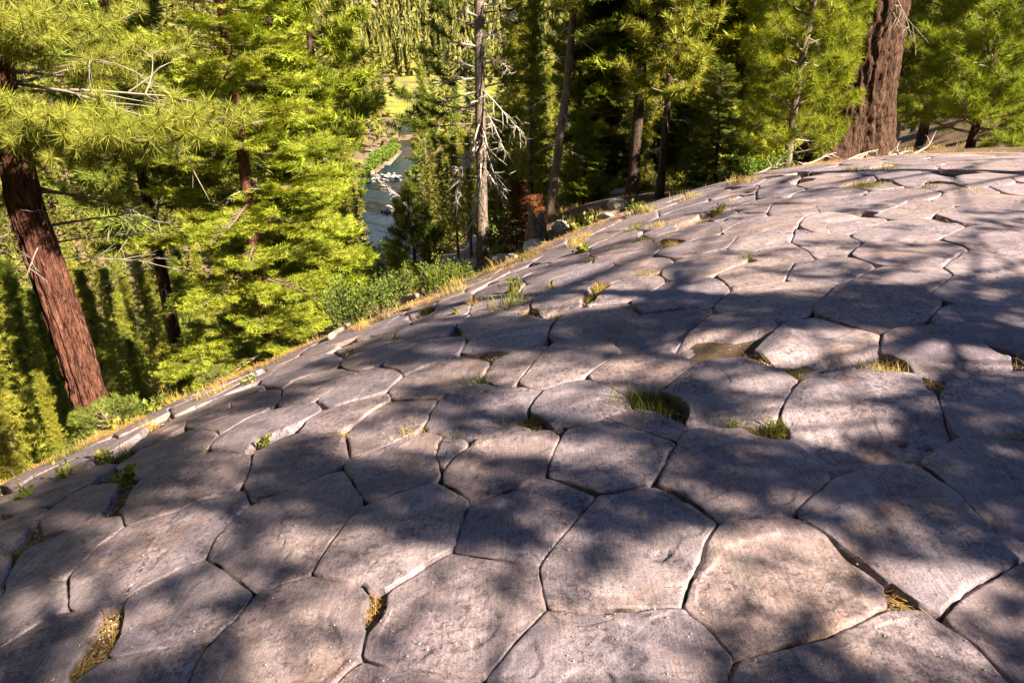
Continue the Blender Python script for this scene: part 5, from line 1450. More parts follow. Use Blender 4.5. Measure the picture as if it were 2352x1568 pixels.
TSC = np.where(big, .90, np.where(midk, .46, np.where(veil, .24, .27)))[use]
hp, thin = hp[use], thin[use]
SHADE_TREES = [(3.4, -3.0), (6.6, .2), (1.6, -4.4), (9.6, 4.0), (5.4, -4.8), (.2, -6.6)]
LAB = ["pine beyond the right edge whose boughs shade the middle of the rock", "pine beyond the right edge nearest the upper rock", "pine behind the viewer's right shoulder shading the near rock",
       "farther pine beyond the right edge shading the far rock", "pine behind the viewer shading the nearest columns", "far right pine whose top shades the upper rock"]
S_h = np.array([SUN[0], SUN[1]]); s2 = S_h @ S_h
best = np.full(len(hp), 1e9); bt = np.zeros(len(hp)); bi = np.zeros(len(hp), int)
for k, c in enumerate(SHADE_TREES):
    t = ((np.array(c) - hp[:, :2]) @ S_h) / s2
    t = np.maximum(t, 4.2)
    dd = np.hypot(*(hp[:, :2] + t[:, None] * S_h - np.array(c)).T) + .03 * t
    m = dd < best
    best[m] = dd[m]; bt[m] = t[m]; bi[m] = k
tt = bt + srng.normal(0, .45, len(bt))
tt = np.maximum(tt, 4.0)
FP = hp + tt[:, None] * SUN
for k, c in enumerate(SHADE_TREES):
    zb = gz(*c)
    root = empty("pine_tree", (c[0], c[1], zb), LAB[k], "tree", "pines that shade the rock")
    fp = FP[bi == k]; th_ = thin[bi == k]; sm_ = TSC[bi == k]
    Ht = max(9.0, (fp[:, 2].max() if len(fp) else 5) - zb + 2.5)
    P = trunk_path(0, 0, 0, Ht, (0, 0), 30, .02, 60 + k); P[0, 2] -= .4
    h = np.linspace(0, 1, 30)
    obj("trunk", bark_trunk(P, .15 * (1 - h) ** .8 + .015, 16, 60 + k, .006, 10), M['bark_brown'], root, True)
    if not len(fp): continue
    q = fp - np.array([c[0], c[1], zb])
    sec = np.floor(np.arctan2(q[:, 1], q[:, 0]) / .42).astype(int) * 1000 + np.floor(q[:, 2] / .55).astype(int)
    for s in np.unique(sec):
        m = q[sec == s]
        far = m[np.argmax(np.hypot(m[:, 0], m[:, 1]))]
        L = np.hypot(far[0], far[1])
        z0 = max(.6, m[:, 2].mean() - .12 * L)
        mb = MB()
        B = np.stack([np.linspace(0, far[0], 6), np.linspace(0, far[1], 6), z0 + (far[2] - z0) * np.linspace(0, 1, 6) ** 1.4], -1)
        mb.add(*tube(B, np.linspace(.012 + .008 * L, .005, 6), 5))
        for p in m:
            e = B[np.argmin(np.linalg.norm(B - p, axis=1))]
            if np.linalg.norm(p - e) > .05:
                mb.add(*tube(np.array([e, (e + p) / 2 + [0, 0, -.02], p]), np.array([.006, .004, .003]), 3, False))
        obj("branch", mb, M['twig'], root, True)
    rr_ = np.random.default_rng(80 + k)
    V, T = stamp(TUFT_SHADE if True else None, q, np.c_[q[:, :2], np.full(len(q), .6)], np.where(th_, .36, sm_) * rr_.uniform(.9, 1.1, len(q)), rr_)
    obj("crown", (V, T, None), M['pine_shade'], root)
print("shade tufts", len(FP), "big", int((TSC > .8).sum()), "tiny", int((TSC < .3).sum()))

print('t near trees', _time.time() - _t0)

# ---------------------------------------------------------------- the forest on the slopes and in the valley
VAR_MID = [far_tree_arrays(200 + i, k, 'mid') for i, k in enumerate(['pine', 'fir', 'pine', 'thin', 'pine'])]
VAR_FAR = [far_tree_arrays(220 + i, k, 'far') for i, k in enumerate(['fir', 'thin', 'pine', 'fir', 'thin'])]
VAR_TINY = [far_tree_arrays(240 + i, k, 'tiny') for i, k in enumerate(['fir', 'thin', 'fir'])]
def var_meshes(vs, tag_, leaf):
    out = []
    for i, (t, c) in enumerate(vs):
        mt = mesh_from(tag_ + "_trunk", *t, True); mt.materials.append(M['bark_grey'])
        mc = mesh_from(tag_ + "_crown", c[0], c[1]); mc.materials.append(M[leaf])
        out.append((mt, mc))
    return out
VAR_NEAR = [far_tree_arrays(280 + i, k, 'near') for i, k in enumerate(['pine', 'fir', 'pine', 'thin', 'fir'])]
ME_NEAR = var_meshes(VAR_NEAR, "near_conifer", 'mid')
ME_MID = var_meshes(VAR_MID, "slope_conifer", 'mid')
ME_MIDD = [(a, b.copy()) for a, b in ME_MID]
for a, b in ME_MIDD: b.materials[0] = M['pine_dark']
ME_FAR = var_meshes(VAR_FAR, "valley_conifer", 'far')

WINDOW = [(838, 575), (832, 440), (843, 395), (918, 372), (920, 300), (900, 262), (893, 186), (1000, 178), (1100, 178), (1190, 180), (1190, 215), (1060, 285), (985, 300), (962, 320), (958, 390), (934, 410), (934, 470), (950, 575)]
frg = np.random.default_rng(17)
cand = []
N_C = 30000
bear = np.radians(np.concatenate([frg.uniform(-41, 41, 7000), frg.uniform(-40, 26, 23000)]))
dist = np.concatenate([np.exp(frg.uniform(math.log(22), math.log(200), 7000)), np.sqrt(frg.uniform(150 ** 2, 1150 ** 2, 23000))])
cx, cy = dist * np.sin(bear), dist * np.cos(bear)
cz = terrain(cx, cy, False)
sdr = river_sd(cx, cy)
inm = in_poly(cx, cy, MEADOW)
hgt = np.where(dist < 60, frg.uniform(5, 11, N_C), np.where(dist < 140, frg.uniform(8, 17, N_C), frg.uniform(17, 31, N_C)))
hgt = np.where((bear > .05) & (dist < 110), hgt * 1.1, hgt)
# on the left the drop below the rim is filled with tree tops: heights chosen to reach a given sight line
lft = (bear < -.26) & (dist < 85)
ty = np.where(bear < -.40, frg.uniform(560, 900, N_C), frg.uniform(600, 860, N_C))
rt = ray(np.full(N_C, PCX), ty); topz = rt[:, 2] / np.hypot(rt[:, 1], 0 * ty) * dist * np.cos(bear)
hgt = np.where(lft, np.clip(topz - cz, 2.5, 15), hgt)
order = np.argsort(dist)
clr = fbm(cx / 38, cy / 38, seed=51, octv=2)
blk = np.zeros(N_C, bool)
for f in (.1, .3, .5, .7, .9, 1.0):
    pp, _ = project(np.c_[cx, cy, cz + f * hgt]); w_ = FPX * hgt * .063 / dist
    for s_ in (-1, 0, 1): blk |= in_poly(pp[:, 0] + s_ * w_, pp[:, 1], WINDOW)
placed = []
gridd = {}
for i in order:
    d_, x, y = dist[i], cx[i], cy[i]
    if inm[i] or sdr[i] < 2.5: continue
    sp_ = np.interp(d_, [22, 60, 150, 400, 1250], [1.8, 2.4, 3.8, 5.6, 7.5])
    if bear[i] > .02 and d_ < 75: sp_ *= 1.75
    if clr[i] > .62 and d_ < 400: continue                  # open rocky glades
    g = (int(x // 12), int(y // 12)); bad = False
    for ax in (-1, 0, 1):
        for ay in (-1, 0, 1):
            for (qx, qy) in gridd.get((g[0] + ax, g[1] + ay), ()):
                if (qx - x) ** 2 + (qy - y) ** 2 < sp_ ** 2: bad = True; break
    if bad: continue
    H_ = hgt[i]
    if d_ < 620 and blk[i] and not (d_ > 130 and frg.random() < .18): continue
    # keep near trees from rising in front of the surveyed ones on the rim
    if d_ < 45 and -.26 < bear[i] < .0 and H_ > 6: H_ = hgt[i] = 5.0
    if d_ < 27 and bear[i] > -.26: continue
    gridd.setdefault(g, []).append((x, y))
    placed.append(i)
placed = np.array(placed)
pj, _ = project(np.c_[cx[placed], cy[placed], cz[placed] + hgt[placed] * .6])
vis = (pj[:, 0] > -120) & (pj[:, 0] < 2480) & (pj[:, 1] > -160) & (pj[:, 1] < 1150)
size = hgt[placed] / dist[placed] * np.where(vis, 1, .01)
rank = np.argsort(-size)
indiv = placed[rank[:300]]; rest = placed[rank[300:]]
print("forest", len(placed), "rest", len(rest))
LANDMARKS = [(60, "behind the red-barked trunk"), (330, "right of the red-barked trunk"), (610, "behind the tall bright fir"), (760, "between the tall bright fir and the river"), (1010, "between the river and the bleached pine"),
             (1180, "right of the bleached pine"), (1290, "behind the leaning pine"), (1450, "behind the dark drooping fir"), (1560, "behind the slender dark pine"), (1700, "left of the bushy sunlit pine"), (1840, "behind the bushy sunlit pine"), (2000, "behind the giant trunk"), (2150, "just right of the giant trunk"), (2320, "behind the broad young pine")]
for i in indiv:
    x, y, d_, bb = cx[i], cy[i], dist[i], bear[i]
    near = d_ < 150
    k = int(frg.integers(0, 5)); dark = bool(d_ < 90 and bb > .06 and frg.random() < .25)
    pxx = project(np.array([x, y, cz[i] + hgt[i] * .5]))[0][0]
    lm = min(LANDMARKS, key=lambda q: abs(q[0] - pxx))[1]
    tone = "dark" if dark else "yellow green" if bb < 0 else "sunlit green"
    form = ("bushy", "cone-shaped", "ragged", "slim", "full-crowned")[k]
    size_ = "small" if hgt[i] < 6.5 else "tall" if hgt[i] > 12 else "middle-sized"
    if near: lab, grp = f"{size_} {tone} {form} conifer {lm}", f"conifers on the slope {lm}"
    else: lab, grp = f"{size_} {form} valley conifer {lm}", f"valley conifers {lm}"
    root = empty("conifer", (x, y, cz[i]), lab, "tree", grp)
    mt, mc = (ME_MIDD[k] if dark else (ME_NEAR if d_ < 62 else ME_MID)[k]) if near else ME_FAR[k]
    wd = frg.uniform(.85, 1.25) * (1.15 if d_ < 80 else 1)
    root.scale = (hgt[i] * wd, hgt[i] * wd, hgt[i]); root.rotation_euler = (frg.normal(0, .02), frg.normal(0, .02), frg.uniform(0, 6.28))
    obj("trunk", mt, None, root); obj("crown", mc, None, root)
mbt = MB(); CONES = [cone_tree(260 + i) for i in range(8)]
for i in rest:
    c = CONES[frg.integers(0, 8)] if dist[i] > 480 else VAR_FAR[frg.integers(0, 5)][1] if dist[i] < 150 else VAR_TINY[frg.integers(0, 3)][1]
    a = frg.uniform(0, 6.28); ca, sa_ = math.cos(a), math.sin(a); wd = frg.uniform(.85, 1.3) * (1.45 if dist[i] > 300 else 1.1)
    V = c[0] @ np.array([[ca, -sa_, 0], [sa_, ca, 0], [0, 0, 1]]).T * np.array([wd, wd, 1]) * hgt[i] + np.array([cx[i], cy[i], cz[i]])
    mbt.add(V, c[1])
tag(obj("forest", mbt, M['far']), "dense conifer forest covering the far valley and hillsides", None, kind="stuff")

# unseen conifers added round the viewer to block sky light from the rock
sky_block_trees = [(26, 24, 14), (-8, 1, 9)]
for k in range(64):
    br_ = math.radians(150 + 160 * ((k * .618) % 1)); rr_ = 6.8 + 9 * ((k * .37) % 1)
    sky_block_trees.append((rr_ * math.sin(br_), rr_ * math.cos(br_), 13 + 6 * ((k * .71) % 1)))
for i, (x, y, H_) in enumerate(sky_block_trees):
    root = empty("conifer", (x, y, gz(x, y)), "conifer added to the forest round the viewer, outside the picture, to block sky light", "tree", "conifers added to block sky light")
    root.scale = (H_ * 1.7, H_ * 1.7, H_); root.rotation_euler = (0, 0, i * 1.1)
    mt, mc = ME_NEAR[i % 3]
    obj("trunk", mt, None, root); obj("crown", mc, None, root)
print('t forest', _time.time() - _t0)
# ---------------------------------------------------------------- valley details
def rock_thing(name, label, pos, size, seed, mat='stone', group=None, sub=2, flat=.7):
    V, F = blob_mesh(seed, sub, .22, flat)
    o = obj(name, (V * size, F, None), M[mat], None, False, tuple(pos))
    o.rotation_euler = (0, 0, seed * 1.7)
    return tag(o, label, "rock", group)
wz = FLOOR - .75
p = on_floor(890, 484, wz); rock_thing("boulder", "pale round boulder standing alone in the river", (p[0], p[1], wz + .3), 1.5, 61, sub=3, flat=.6)
for i, (a, c_) in enumerate([(866, 404), (876, 408), (893, 402), (905, 405), (912, 412), (855, 398), (918, 450), (922, 458), (930, 470)]):
    q = on_floor(a, c_, wz); rock_thing("boulder", "pale boulder among the river rapids", (q[0], q[1], wz + .2), .5 + .45 * ((i * 37) % 10) / 10, 70 + i, group="boulders at the rapids")
fo = MB(); frn = np.random.default_rng(4)
for i in range(60):
    q = on_floor(frn.uniform(852, 922), frn.normal(409, 4), wz + .12)
    V, F = blob_mesh(300 + i, 1, .3, .12); fo.add(V * np.array([frn.uniform(.3, 1.1), frn.uniform(.12, .35), .6]) + q, F)
tag(obj("white_water", fo, M['foam'], None, True), "white water over the river rapids", None, kind="stuff")
# footbridge
A = on_floor(898, 322, FLOOR + .6); B = on_floor(968, 318, FLOOR + .6)
br = empty("footbridge", tuple(A), "small brown timber footbridge across the river", "bridge")
d_ = B - A; Lb = np.linalg.norm(d_[:2]); yaw = math.atan2(d_[1], d_[0]); br.rotation_euler = (0, 0, yaw)
def box(x0, x1, y0, y1, z0, z1):
    V = np.array([[x, y, z] for x in (x0, x1) for y in (y0, y1) for z in (z0, z1)])
    Q = np.array([[0, 1, 3, 2], [4, 6, 7, 5], [0, 4, 5, 1], [2, 3, 7, 6], [0, 2, 6, 4], [1, 5, 7, 3]])
    return V, None, Q
obj("deck", MB().add(*box(0, Lb, -1.0, 1.0, 0, .25)), M['bridge'], br)
for s in (-1, 1):
    obj("handrail", MB().add(*box(0, Lb, s * 1.02 - .06, s * 1.02 + .06, 1.15, 1.3)), M['bridge'], br)
    obj("handrail", MB().add(*box(0, Lb, s * 1.02 - .05, s * 1.02 + .05, .62, .74)), M['bridge'], br)
    for kx in np.linspace(.15, Lb - .15, 8):
        obj("post", MB().add(*box(kx - .07, kx + .07, s * 1.14 - .05, s * 1.14 + .05, .1, 1.32)), M['bridge'], br)
# riverside willows
wl = leafy_bush(5, 1.0, .9, 900, .17, 26)
wme = mesh_from("willow_foliage", *wl[1]); wme.materials.append(M['willow']); wst = mesh_from("willow_stems", *wl[0].arrays()); wst.materials.append(M['twig'])
for i, (a, c_, s) in enumerate([(858, 382, 2.9), (872, 374, 3.2), (886, 366, 3.2), (898, 358, 2.8), (848, 392, 2.5), (838, 404, 2.3), (833, 425, 2.1), (905, 345, 2.6), (880, 360, 3.0), (865, 368, 3.0), (893, 350, 2.6), (828, 450, 2.2), (975, 318, 2.2), (990, 325, 2.4), (955, 345, 2.0), (962, 358, 2.2), (968, 372, 2.2), (955, 392, 2.0), (944, 405, 2.0), (950, 425, 1.8), (944, 440, 1.7), (905, 330, 2.2), (898, 340, 2.2), (902, 312, 2.0), (985, 340, 2.6), (1000, 315, 2.6)]):
    q = on_floor(a, c_, FLOOR)
    o = empty("willow_bush", (q[0], q[1], FLOOR - .3), "fresh green willow bush on the river bank", "bush", "willows along the river bank")
    o.scale = (s, s, s); o.rotation_euler = (0, 0, i * 1.3)
    obj("foliage", wme, None, o); obj("stem", wst, None, o)
q = on_floor(925, 455, wz + .3)
o = tag(obj("driftwood_snag", dead_limb((0, 0, 0), (-.6, -.3, .45), 7.0, .18, np.random.default_rng(6), (0, 0, .2), 16, 2), M['dead'], None, True, tuple(q)), "bleached uprooted tree lying at the river's right bank", "driftwood")

# ---------------------------------------------------------------- small things on and round the rock
def tp1(tile, x, y):
    q = TP(tile, [(x, y)]); return q[0]
def on_rock(tile, x, y, dz=-.05):
    q = tp1(tile, x, y); h_ = dome_hit(np.array([q[0]]), np.array([q[1]]))[0]; h_[2] += dz; return h_

GV = {}
def grass_mesh(kind, var):
    if (kind, var) not in GV:
        n_, h_, s_ = {'tuft': (210, .10, .030), 'wide': (330, .085, .05), 'thin': (30, .15, .02)}[kind]
        GV[(kind, var)] = mesh_from("grass_blades", *grass_arrays(600 + var * 7 + len(kind), n_, h_, s_))
    return GV[(kind, var)]
GRASS = [  # tile, x, y, size, shape, dry?, label (None: one of many)
 ('M2', 1930, 330, 1.15, 'wide', 0, "thick dark green grass tuft in the joint right of the sunlit middle column"),
 ('M2', 2190, 690, .95, 'wide', 0, "olive grass tuft at the lower corner of a shaded column, middle of the rock"),
 ('M3', 1030, 510, 1.45, 'wide', 0, "largest green grass clump, in the dark hollow between two raised columns"),
 ('M3', 710, 385, .7, 'tuft', 0, None), ('M3', 1790, 680, .8, 'tuft', 0, "small sunlit grass tuft on the grit below a raised column"),
 ('M3', 2140, 720, 1.05, 'tuft', 0, "green grass tuft beside the white grit strip"), ('M4', 300, 290, .9, 'wide', 1, "dry yellow grass with curled blades in a sunlit joint"),
 ('M4', 1080, 250, 1.2, 'wide', 1, "sunlit yellow green grass patch on a ledge at the right"), ('M4', 1490, 430, .9, 'wide', 0, "shaded green grass in the wide joint at the right"),
 ('U3', 980, 230, .95, 'tuft', 0, None), ('U3', 600, 830, .7, 'tuft', 0, None), ('U1', 1210, 950, 1.0, 'wide', 0, None), ('U1', 1350, 940, .8, 'tuft', 0, None), ('U1', 2010, 560, 1.0, 'tuft', 1, None),
 ('U2', 470, 720, 1.7, 'wide', 0, "long dark grass tuft above the broken block, upper middle of the rock"), ('U2', 1270, 260, 1.1, 'tuft', 0, None), ('U2', 1910, 410, 1.2, 'tuft', 1, None), ('U2', 1290, 610, 1.0, 'wide', 1, None), ('U2', 1360, 520, .9, 'tuft', 1, None),
 ('U2', 1750, 760, .8, 'tuft', 0, None), ('U2', 880, 860, .8, 'tuft', 0, None), ('U2', 860, 530, .8, 'tuft', 1, None), ('M1', 1040, 980, 1.2, 'tuft', 0, "upright grass tuft on the left rim"), ('M1', 1760, 920, .8, 'thin', 0, None), ('M1', 830, 820, 1.3, 'wide', 1, None),
 ('M1', 1270, 720, 1.0, 'tuft', 1, None), ('M1', 1530, 500, 1.5, 'wide', 1, None), ('L1', 90, 500, .8, 'wide', 0, None), ('L1', 680, 1430, .7, 'wide', 0, "green grass strip in the deep joint at the near left"), ('L1', 560, 1540, .6, 'wide', 0, None),
 ('V6', 330, 730, 1.0, 'tuft', 1, None), ('V7', 480, 560, 1.6, 'wide', 0, "green patch of grass in a hollow near the top of the rock"), ('V7', 300, 570, 1.4, 'wide', 1, None), ('V7', 1180, 580, 1.2, 'wide', 0, None), ('V7', 1700, 620, 1.2, 'wide', 1, None),
 ('V5', 1390, 800, 1.2, 'wide', 0, None), ('V5', 1660, 850, 1.1, 'wide', 1, None), ('V5', 1310, 660, 1.5, 'wide', 0, None), ('V5', 700, 760, 1.4, 'wide', 1, None), ('V5', 2190, 470, 1.1, 'tuft', 0, None), ('V5', 1560, 640, 1.2, 'wide', 1, None),
 ('L4', 1800, 90, .8, 'wide', 0, "dark grass in the shaded joint at the far right"), ('M2', 1650, 840, .8, 'thin', 0, None), ('M2', 1310, 770, .9, 'wide', 1, "dry straw-coloured grass at the foot of a sunlit column"), ('M2', 1030, 540, .7, 'tuft', 1, None),
 ('M2', 700, 790, .6, 'tuft', 1, None), ('U1', 1530, 620, 1.1, 'tuft', 0, None), ('U1', 800, 850, 1.2, 'tuft', 1, None), ('U1', 590, 1190, .7, 'tuft', 0, None), ('M4', 2200, 850, .8, 'wide', 0, None), ('U1', 970, 760, 1.3, 'wide', 1, None),
 ('U1', 1830, 440, 1.5, 'wide', 1, None), ('U2', 650, 200, 1.6, 'wide', 0, None), ('U2', 180, 380, 1.2, 'tuft', 0, None), ('U2', 1170, 70, 1.3, 'wide', 1, None), ('V5', 1420, 470, 1.8, 'wide', 1, None), ('V5', 1900, 320, 1.6, 'wide', 1, None), ('V6', 560, 470, 1.8, 'wide', 1, None), ('V7', 250, 370, 1.5, 'wide', 0, None), ('V7', 650, 340, 1.5, 'wide', 1, None),
 ('M1', 620, 960, 1.3, 'wide', 0, None), ('M1', 1900, 420, 1.3, 'wide', 1, None),
]
grn = np.random.default_rng(8)
WHERE = {'L1': "in the near left joints", 'L2': "in the near joints", 'L3': "in the near joints", 'L4': "at the near right", 'M1': "on the left rim of the rock", 'M2': "in a joint left of the middle", 'M3': "in a joint right of the middle", 'M4': "in the right-hand joints",
         'U1': "on the rim below the small dark pine", 'U2': "on the rock in front of the bleached pine", 'U3': "in the upper joints right of the middle", 'U4': "in the upper right joints", 'V5': "along the rock's upper edge by the bare slope", 'V6': "near the rock's top below the bushy pine", 'V7': "near the rock's top below the giant trunk"}
for i, (tl, x, y, s, kd, dry, lab) in enumerate(GRASS):
    me = grass_mesh(kd, i % 3)
    if dry:
        key = (kd, i % 3, 'dry')
        if key not in GV:
            GV[key] = me.copy(); GV[key].materials.clear(); GV[key].materials.append(M['grass_dry'])
        me = GV[key]
    elif not me.materials: me.materials.append(M['grass'])
    pz = on_rock(tl, x, y, -.045)
    o = obj("grass_tuft", me, None, None, False, tuple(pz))
    s *= 1.12; o.scale = (s, s, s * grn.uniform(.8, 1.1)); o.rotation_euler = (0, 0, grn.uniform(0, 6.28))
    tag(o, lab or f"{'small' if s < 1.05 else 'broad'} {'dry yellow' if dry else 'green'} grass tuft {WHERE[tl]}", "grass", "dry grass tufts in the joints" if dry else "green grass tufts in the joints")

# leafy weeds
wd_ = [leafy_bush(40 + i, .09, .13, 90, .035, 9) for i in range(3)]
wdm = []
for st, lf in wd_:
    a = mesh_from("weed_leaves", *lf); a.materials.append(M['weed']); b_ = mesh_from("weed_stem", *st.arrays()); b_.materials.append(M['twig']); wdm.append((a, b_))
for i, (tl, x, y, s, lab) in enumerate([('U2', 440, 590, 1.5, "bright yellow green weed with a tall seed stalk on the rock"), ('M1', 870, 990, 1.0, "weed with reddish seed stalks on the left rim"), ('M1', 560, 1150, 1.2, None), ('M1', 220, 1330, 1.2, None), ('M1', 1120, 1170, 1.2, "dark leafy weed in the hollow of the left rim"), ('M1', 2150, 340, 1.0, None),
                                         ('V6', 160, 850, 1.0, None), ('V5', 640, 950, 1.4, None), ('M1', 980, 720, 1.6, None), ('U1', 1780, 680, .8, None), ('M2', 40, 860, .8, None), ('U2', 1170, 170, 1.2, None), ('U1', 660, 1110, .7, None), ('V5', 560, 700, 1.6, None), ('V5', 720, 640, 1.8, None), ('V5', 1230, 510, 2.0, None), ('M1', 1350, 520, 2.0, None)]):
    o = empty("weed", tuple(on_rock(tl, x, y, -.03)), lab or f"{'small' if s < 1.1 else 'larger'} leafy weed {WHERE[tl]}", "plant", "leafy weeds on the rock")
    o.scale = (s, s, s); o.rotation_euler = (0, 0, i)
    a, b_ = wdm[i % 3]; obj("leaves", a, None, o); obj("stem", b_, None, o)

# shrubs behind the rim
def shrub(label, px, py, d, R, H, leaf, n, mat, seed, group=None, name="shrub"):
    q = tree_pos(px, py, d)
    o = empty(name, tuple(q), label, "shrub", group)
    st, lf = leafy_bush(seed, R, H, n, leaf, 22)
    obj("stem", st, M['twig'], o, True); obj("foliage", lf, M[mat], o)
shrub("dark leafy shrub at the rim under the bright firs", 800, 742, 11.0, .65, .85, .05, 2200, 'shrub', 701)
shrub("dark leafy shrub next to the small log on the rim", 880, 705, 11.5, .6, .65, .05, 1700, 'shrub', 702)
shrub("dark leafy shrub below the small dark pine", 985, 672, 13.5, .7, .5, .05, 1700, 'shrub', 703)
shrub("low green shrub at the foot of the black-trunked pine", 1045, 655, 16, .8, .5, .055, 1500, 'shrub', 704)
shrub("rounded dark green shrub behind the bleached pine", 1190, 545, 24, 1.5, 1.1, .075, 3600, 'shrub', 705)
shrub("yellow green low shrub beside the bleached pine", 1142, 578, 22, .6, .45, .06, 1100, 'weed', 706)
shrub("yellow green bush left of the bleached pine's foot", 1040, 610, 21, .8, .6, .06, 1300, 'weed', 707)
shrub("yellow sunlit shrub under the tall bright fir", 580, 835, 13.0, .7, .6, .055, 1600, 'weed', 708)
shrub("green bush right of the red-barked pine's foot", 318, 940, 8.6, .35, .38, .04, 900, 'shrub', 709)
shrub("bright yellow green shrub on the slope above the upper rock", 1335, 520, 19, .7, .55, .06, 1400, 'weed', 710)
shrub("green low shrub along the rock's upper edge", 1745, 408, 14, .75, .4, .05, 1500, 'willow', 711)
shrub("low green shrub by the dark fir's foot", 1690, 420, 15, .6, .35, .05, 1200, 'shrub', 712)
shrub("sunlit olive shrub on the bare slope", 1370, 470, 25, 1.0, .7, .07, 1500, 'weed', 713)
shrub("grey green shrub beside the dark trunks", 1560, 440, 22, .8, .5, .06, 1300, 'weed', 714)
shrub("pale green shrub far left on the rim", 60, 1085, 7.4, .4, .35, .04, 900, 'weed', 715)
shrub("green bush on the rim left of the little pine sapling", 395, 925, 9.5, .4, .3, .045, 800, 'shrub', 716)

# boulders, logs, stump, dead branches
brn = np.random.default_rng(12)
BL = [(1060, 598, 23, .45), (1035, 612, 22, .35), (1085, 575, 26, .5), (1020, 590, 27, .6), (1150, 597, 21, .3), (1175, 590, 20, .22), (1230, 555, 20, .35), (1045, 570, 29, .7), (1000, 600, 30, .6), (1255, 535, 19, .25), (1395, 480, 20, .3), (1420, 470, 21, .35), (1345, 505, 19, .3), (1585, 452, 18, .25), (1425, 430, 26, .6), (1290, 520, 21, .3), (940, 640, 34, .7), (1100, 560, 32, .8), (1480, 480, 18, .2)]
for i, (a, c_, d, s) in enumerate(BL):
    q = tree_pos(a, c_, d)
    rock_thing("boulder", "pale granite boulder on the slope behind the rock" if d > 20.5 else "small granite boulder close behind the rim", (q[0], q[1], q[2] + .15 * s), s, 90 + i, group="boulders on the slope" if d > 20.5 else "small boulders behind the rim")
def log(label, a, b_, r0, mat='dead', seed=0, name="log"):
    a = np.array(a, float); b_ = np.array(b_, float)
    P = np.linspace(a, b_, 9) - a; P[1:-1] += np.random.default_rng(seed).normal(0, r0 * .25, (7, 3))
    o = obj(name, bark_trunk(P, np.linspace(r0, r0 * .7, 9), 14, seed, r0 * .25, 8), M[mat], None, True, tuple(a))
    return tag(o, label, "log")
def g3(px, py, d, dz=0.05):
    q = tree_pos(px, py, d); q[2] += dz; return q
a = on_rock('U1', 640, 790, .06); b_ = on_rock('U1', 440, 970, .03)
log("pale bleached stick of wood lying across the rim", b_, a, .032, 'dead_grey', 1, "fallen_branch")
a = on_rock('U1', 1220, 550, .10); b_ = on_rock('U1', 1370, 570, .10)
log("short broken log at the rim under the small dark pine", a, b_, .04, 'dead_grey', 2)
log("weathered log on the bare slope behind the upper rock", g3(1345, 500, 20), g3(1420, 470, 20.5), .09, 'bark_grey', 3)
log("second weathered log across the bare slope", g3(1400, 505, 19), g3(1500, 455, 20.0), .07, 'bark_grey', 4)
log("short log above the upper rock edge", g3(1300, 520, 19.5), g3(1350, 508, 19.0), .08, 'bark_grey', 5)
log("grey fallen trunk by the shaded firs", g3(1590, 428, 19), g3(1650, 405, 20), .10, 'bark_grey', 6)
for i, (s, e) in enumerate([((1945, 368), (2025, 340)), ((1990, 362), (2080, 328)), ((2010, 350), (2065, 345)), ((2040, 338), (2110, 322)), ((1960, 372), (1985, 352)), ((2075, 330), (2062, 312)), ((1840, 395), (1905, 383)), ((2090, 340), (2160, 322)), ((1730, 398), (1800, 372))]):
    A_ = at(*s, 13.2); B_ = at(*e, 13.9)
    A_[2] = gz(A_[0], A_[1]) + .08; B_[2] = gz(B_[0], B_[1]) + .14
    v = B_ - A_
    o = obj("fallen_branch", dead_limb((0, 0, 0), unit(v), np.linalg.norm(v), .032, np.random.default_rng(20 + i), (0, 0, .05), 6, 1), M['dead_grey'], None, True, tuple(A_))
    tag(o, ("long bleached fallen branch", "bleached fallen branch reaching right", "short bleached branch", "forked bleached branch", "small bleached branch touching the rock", "upright bleached branch stub", "bleached branch left of the trunk", "rightmost bleached branch", "bleached branch under the bushy pine")[i] + " at the giant trunk's foot", "branch", "fallen branches by the giant trunk")
# stump
q = tree_pos(1232, 532, 20.5)
n_ = 14; P = np.stack([np.zeros(n_), np.zeros(n_), np.linspace(-.3, .85, n_)], -1); R = np.interp(P[:, 2], [-.3, .1, .85], [.46, .33, .24])
V, T, Q = bark_trunk(P, R, 36, 44, .03, 16)
th = np.arctan2(V[:, 1], V[:, 0]); top = V[:, 2] > .5
V[:, 2] = np.where(top, V[:, 2] + .30 * np.clip(1.6 * vnoise(np.cos(th) * 3.2, np.sin(th) * 3.2, seed=5), -1.1, 1.4), V[:, 2])
tag(obj("tree_stump", (V, T, Q), M['bark_grey'], None, True, tuple(q)), "jagged weathered tree stump at the foot of the leaning pine", "stump")

# grit, pumice crumbs and needles caught in the joints
lrn = np.random.default_rng(33)
px = lrn.uniform(-150, 2500, 60000); py = lrn.uniform(340, 1640, 60000)
hp2 = dome_hit(px, py); okp = np.abs(project(hp2)[0][:, 1] - py) < 2
hp2 = hp2[okp]
gap = np.ones(len(hp2), bool)
for pl in COLUMN_POLYS:
    bb0, bb1 = pl.min(0), pl.max(0)
    m = gap & (hp2[:, 0] > bb0[0]) & (hp2[:, 0] < bb1[0]) & (hp2[:, 1] > bb0[1]) & (hp2[:, 1] < bb1[1])
    k = np.where(m)[0]
    gap[k[in_poly(hp2[k, 0], hp2[k, 1], pl)]] = False
gp = hp2[gap]; tops = hp2[~gap]
print("gap points", len(gp))
OCT = np.array([[1, 0, 0], [-1, 0, 0], [0, 1, 0], [0, -1, 0], [0, 0, .7], [0, 0, -.7]], float)
OF = np.array([[0, 2, 4], [2, 1, 4], [1, 3, 4], [3, 0, 4], [2, 0, 5], [1, 2, 5], [3, 1, 5], [0, 3, 5]])
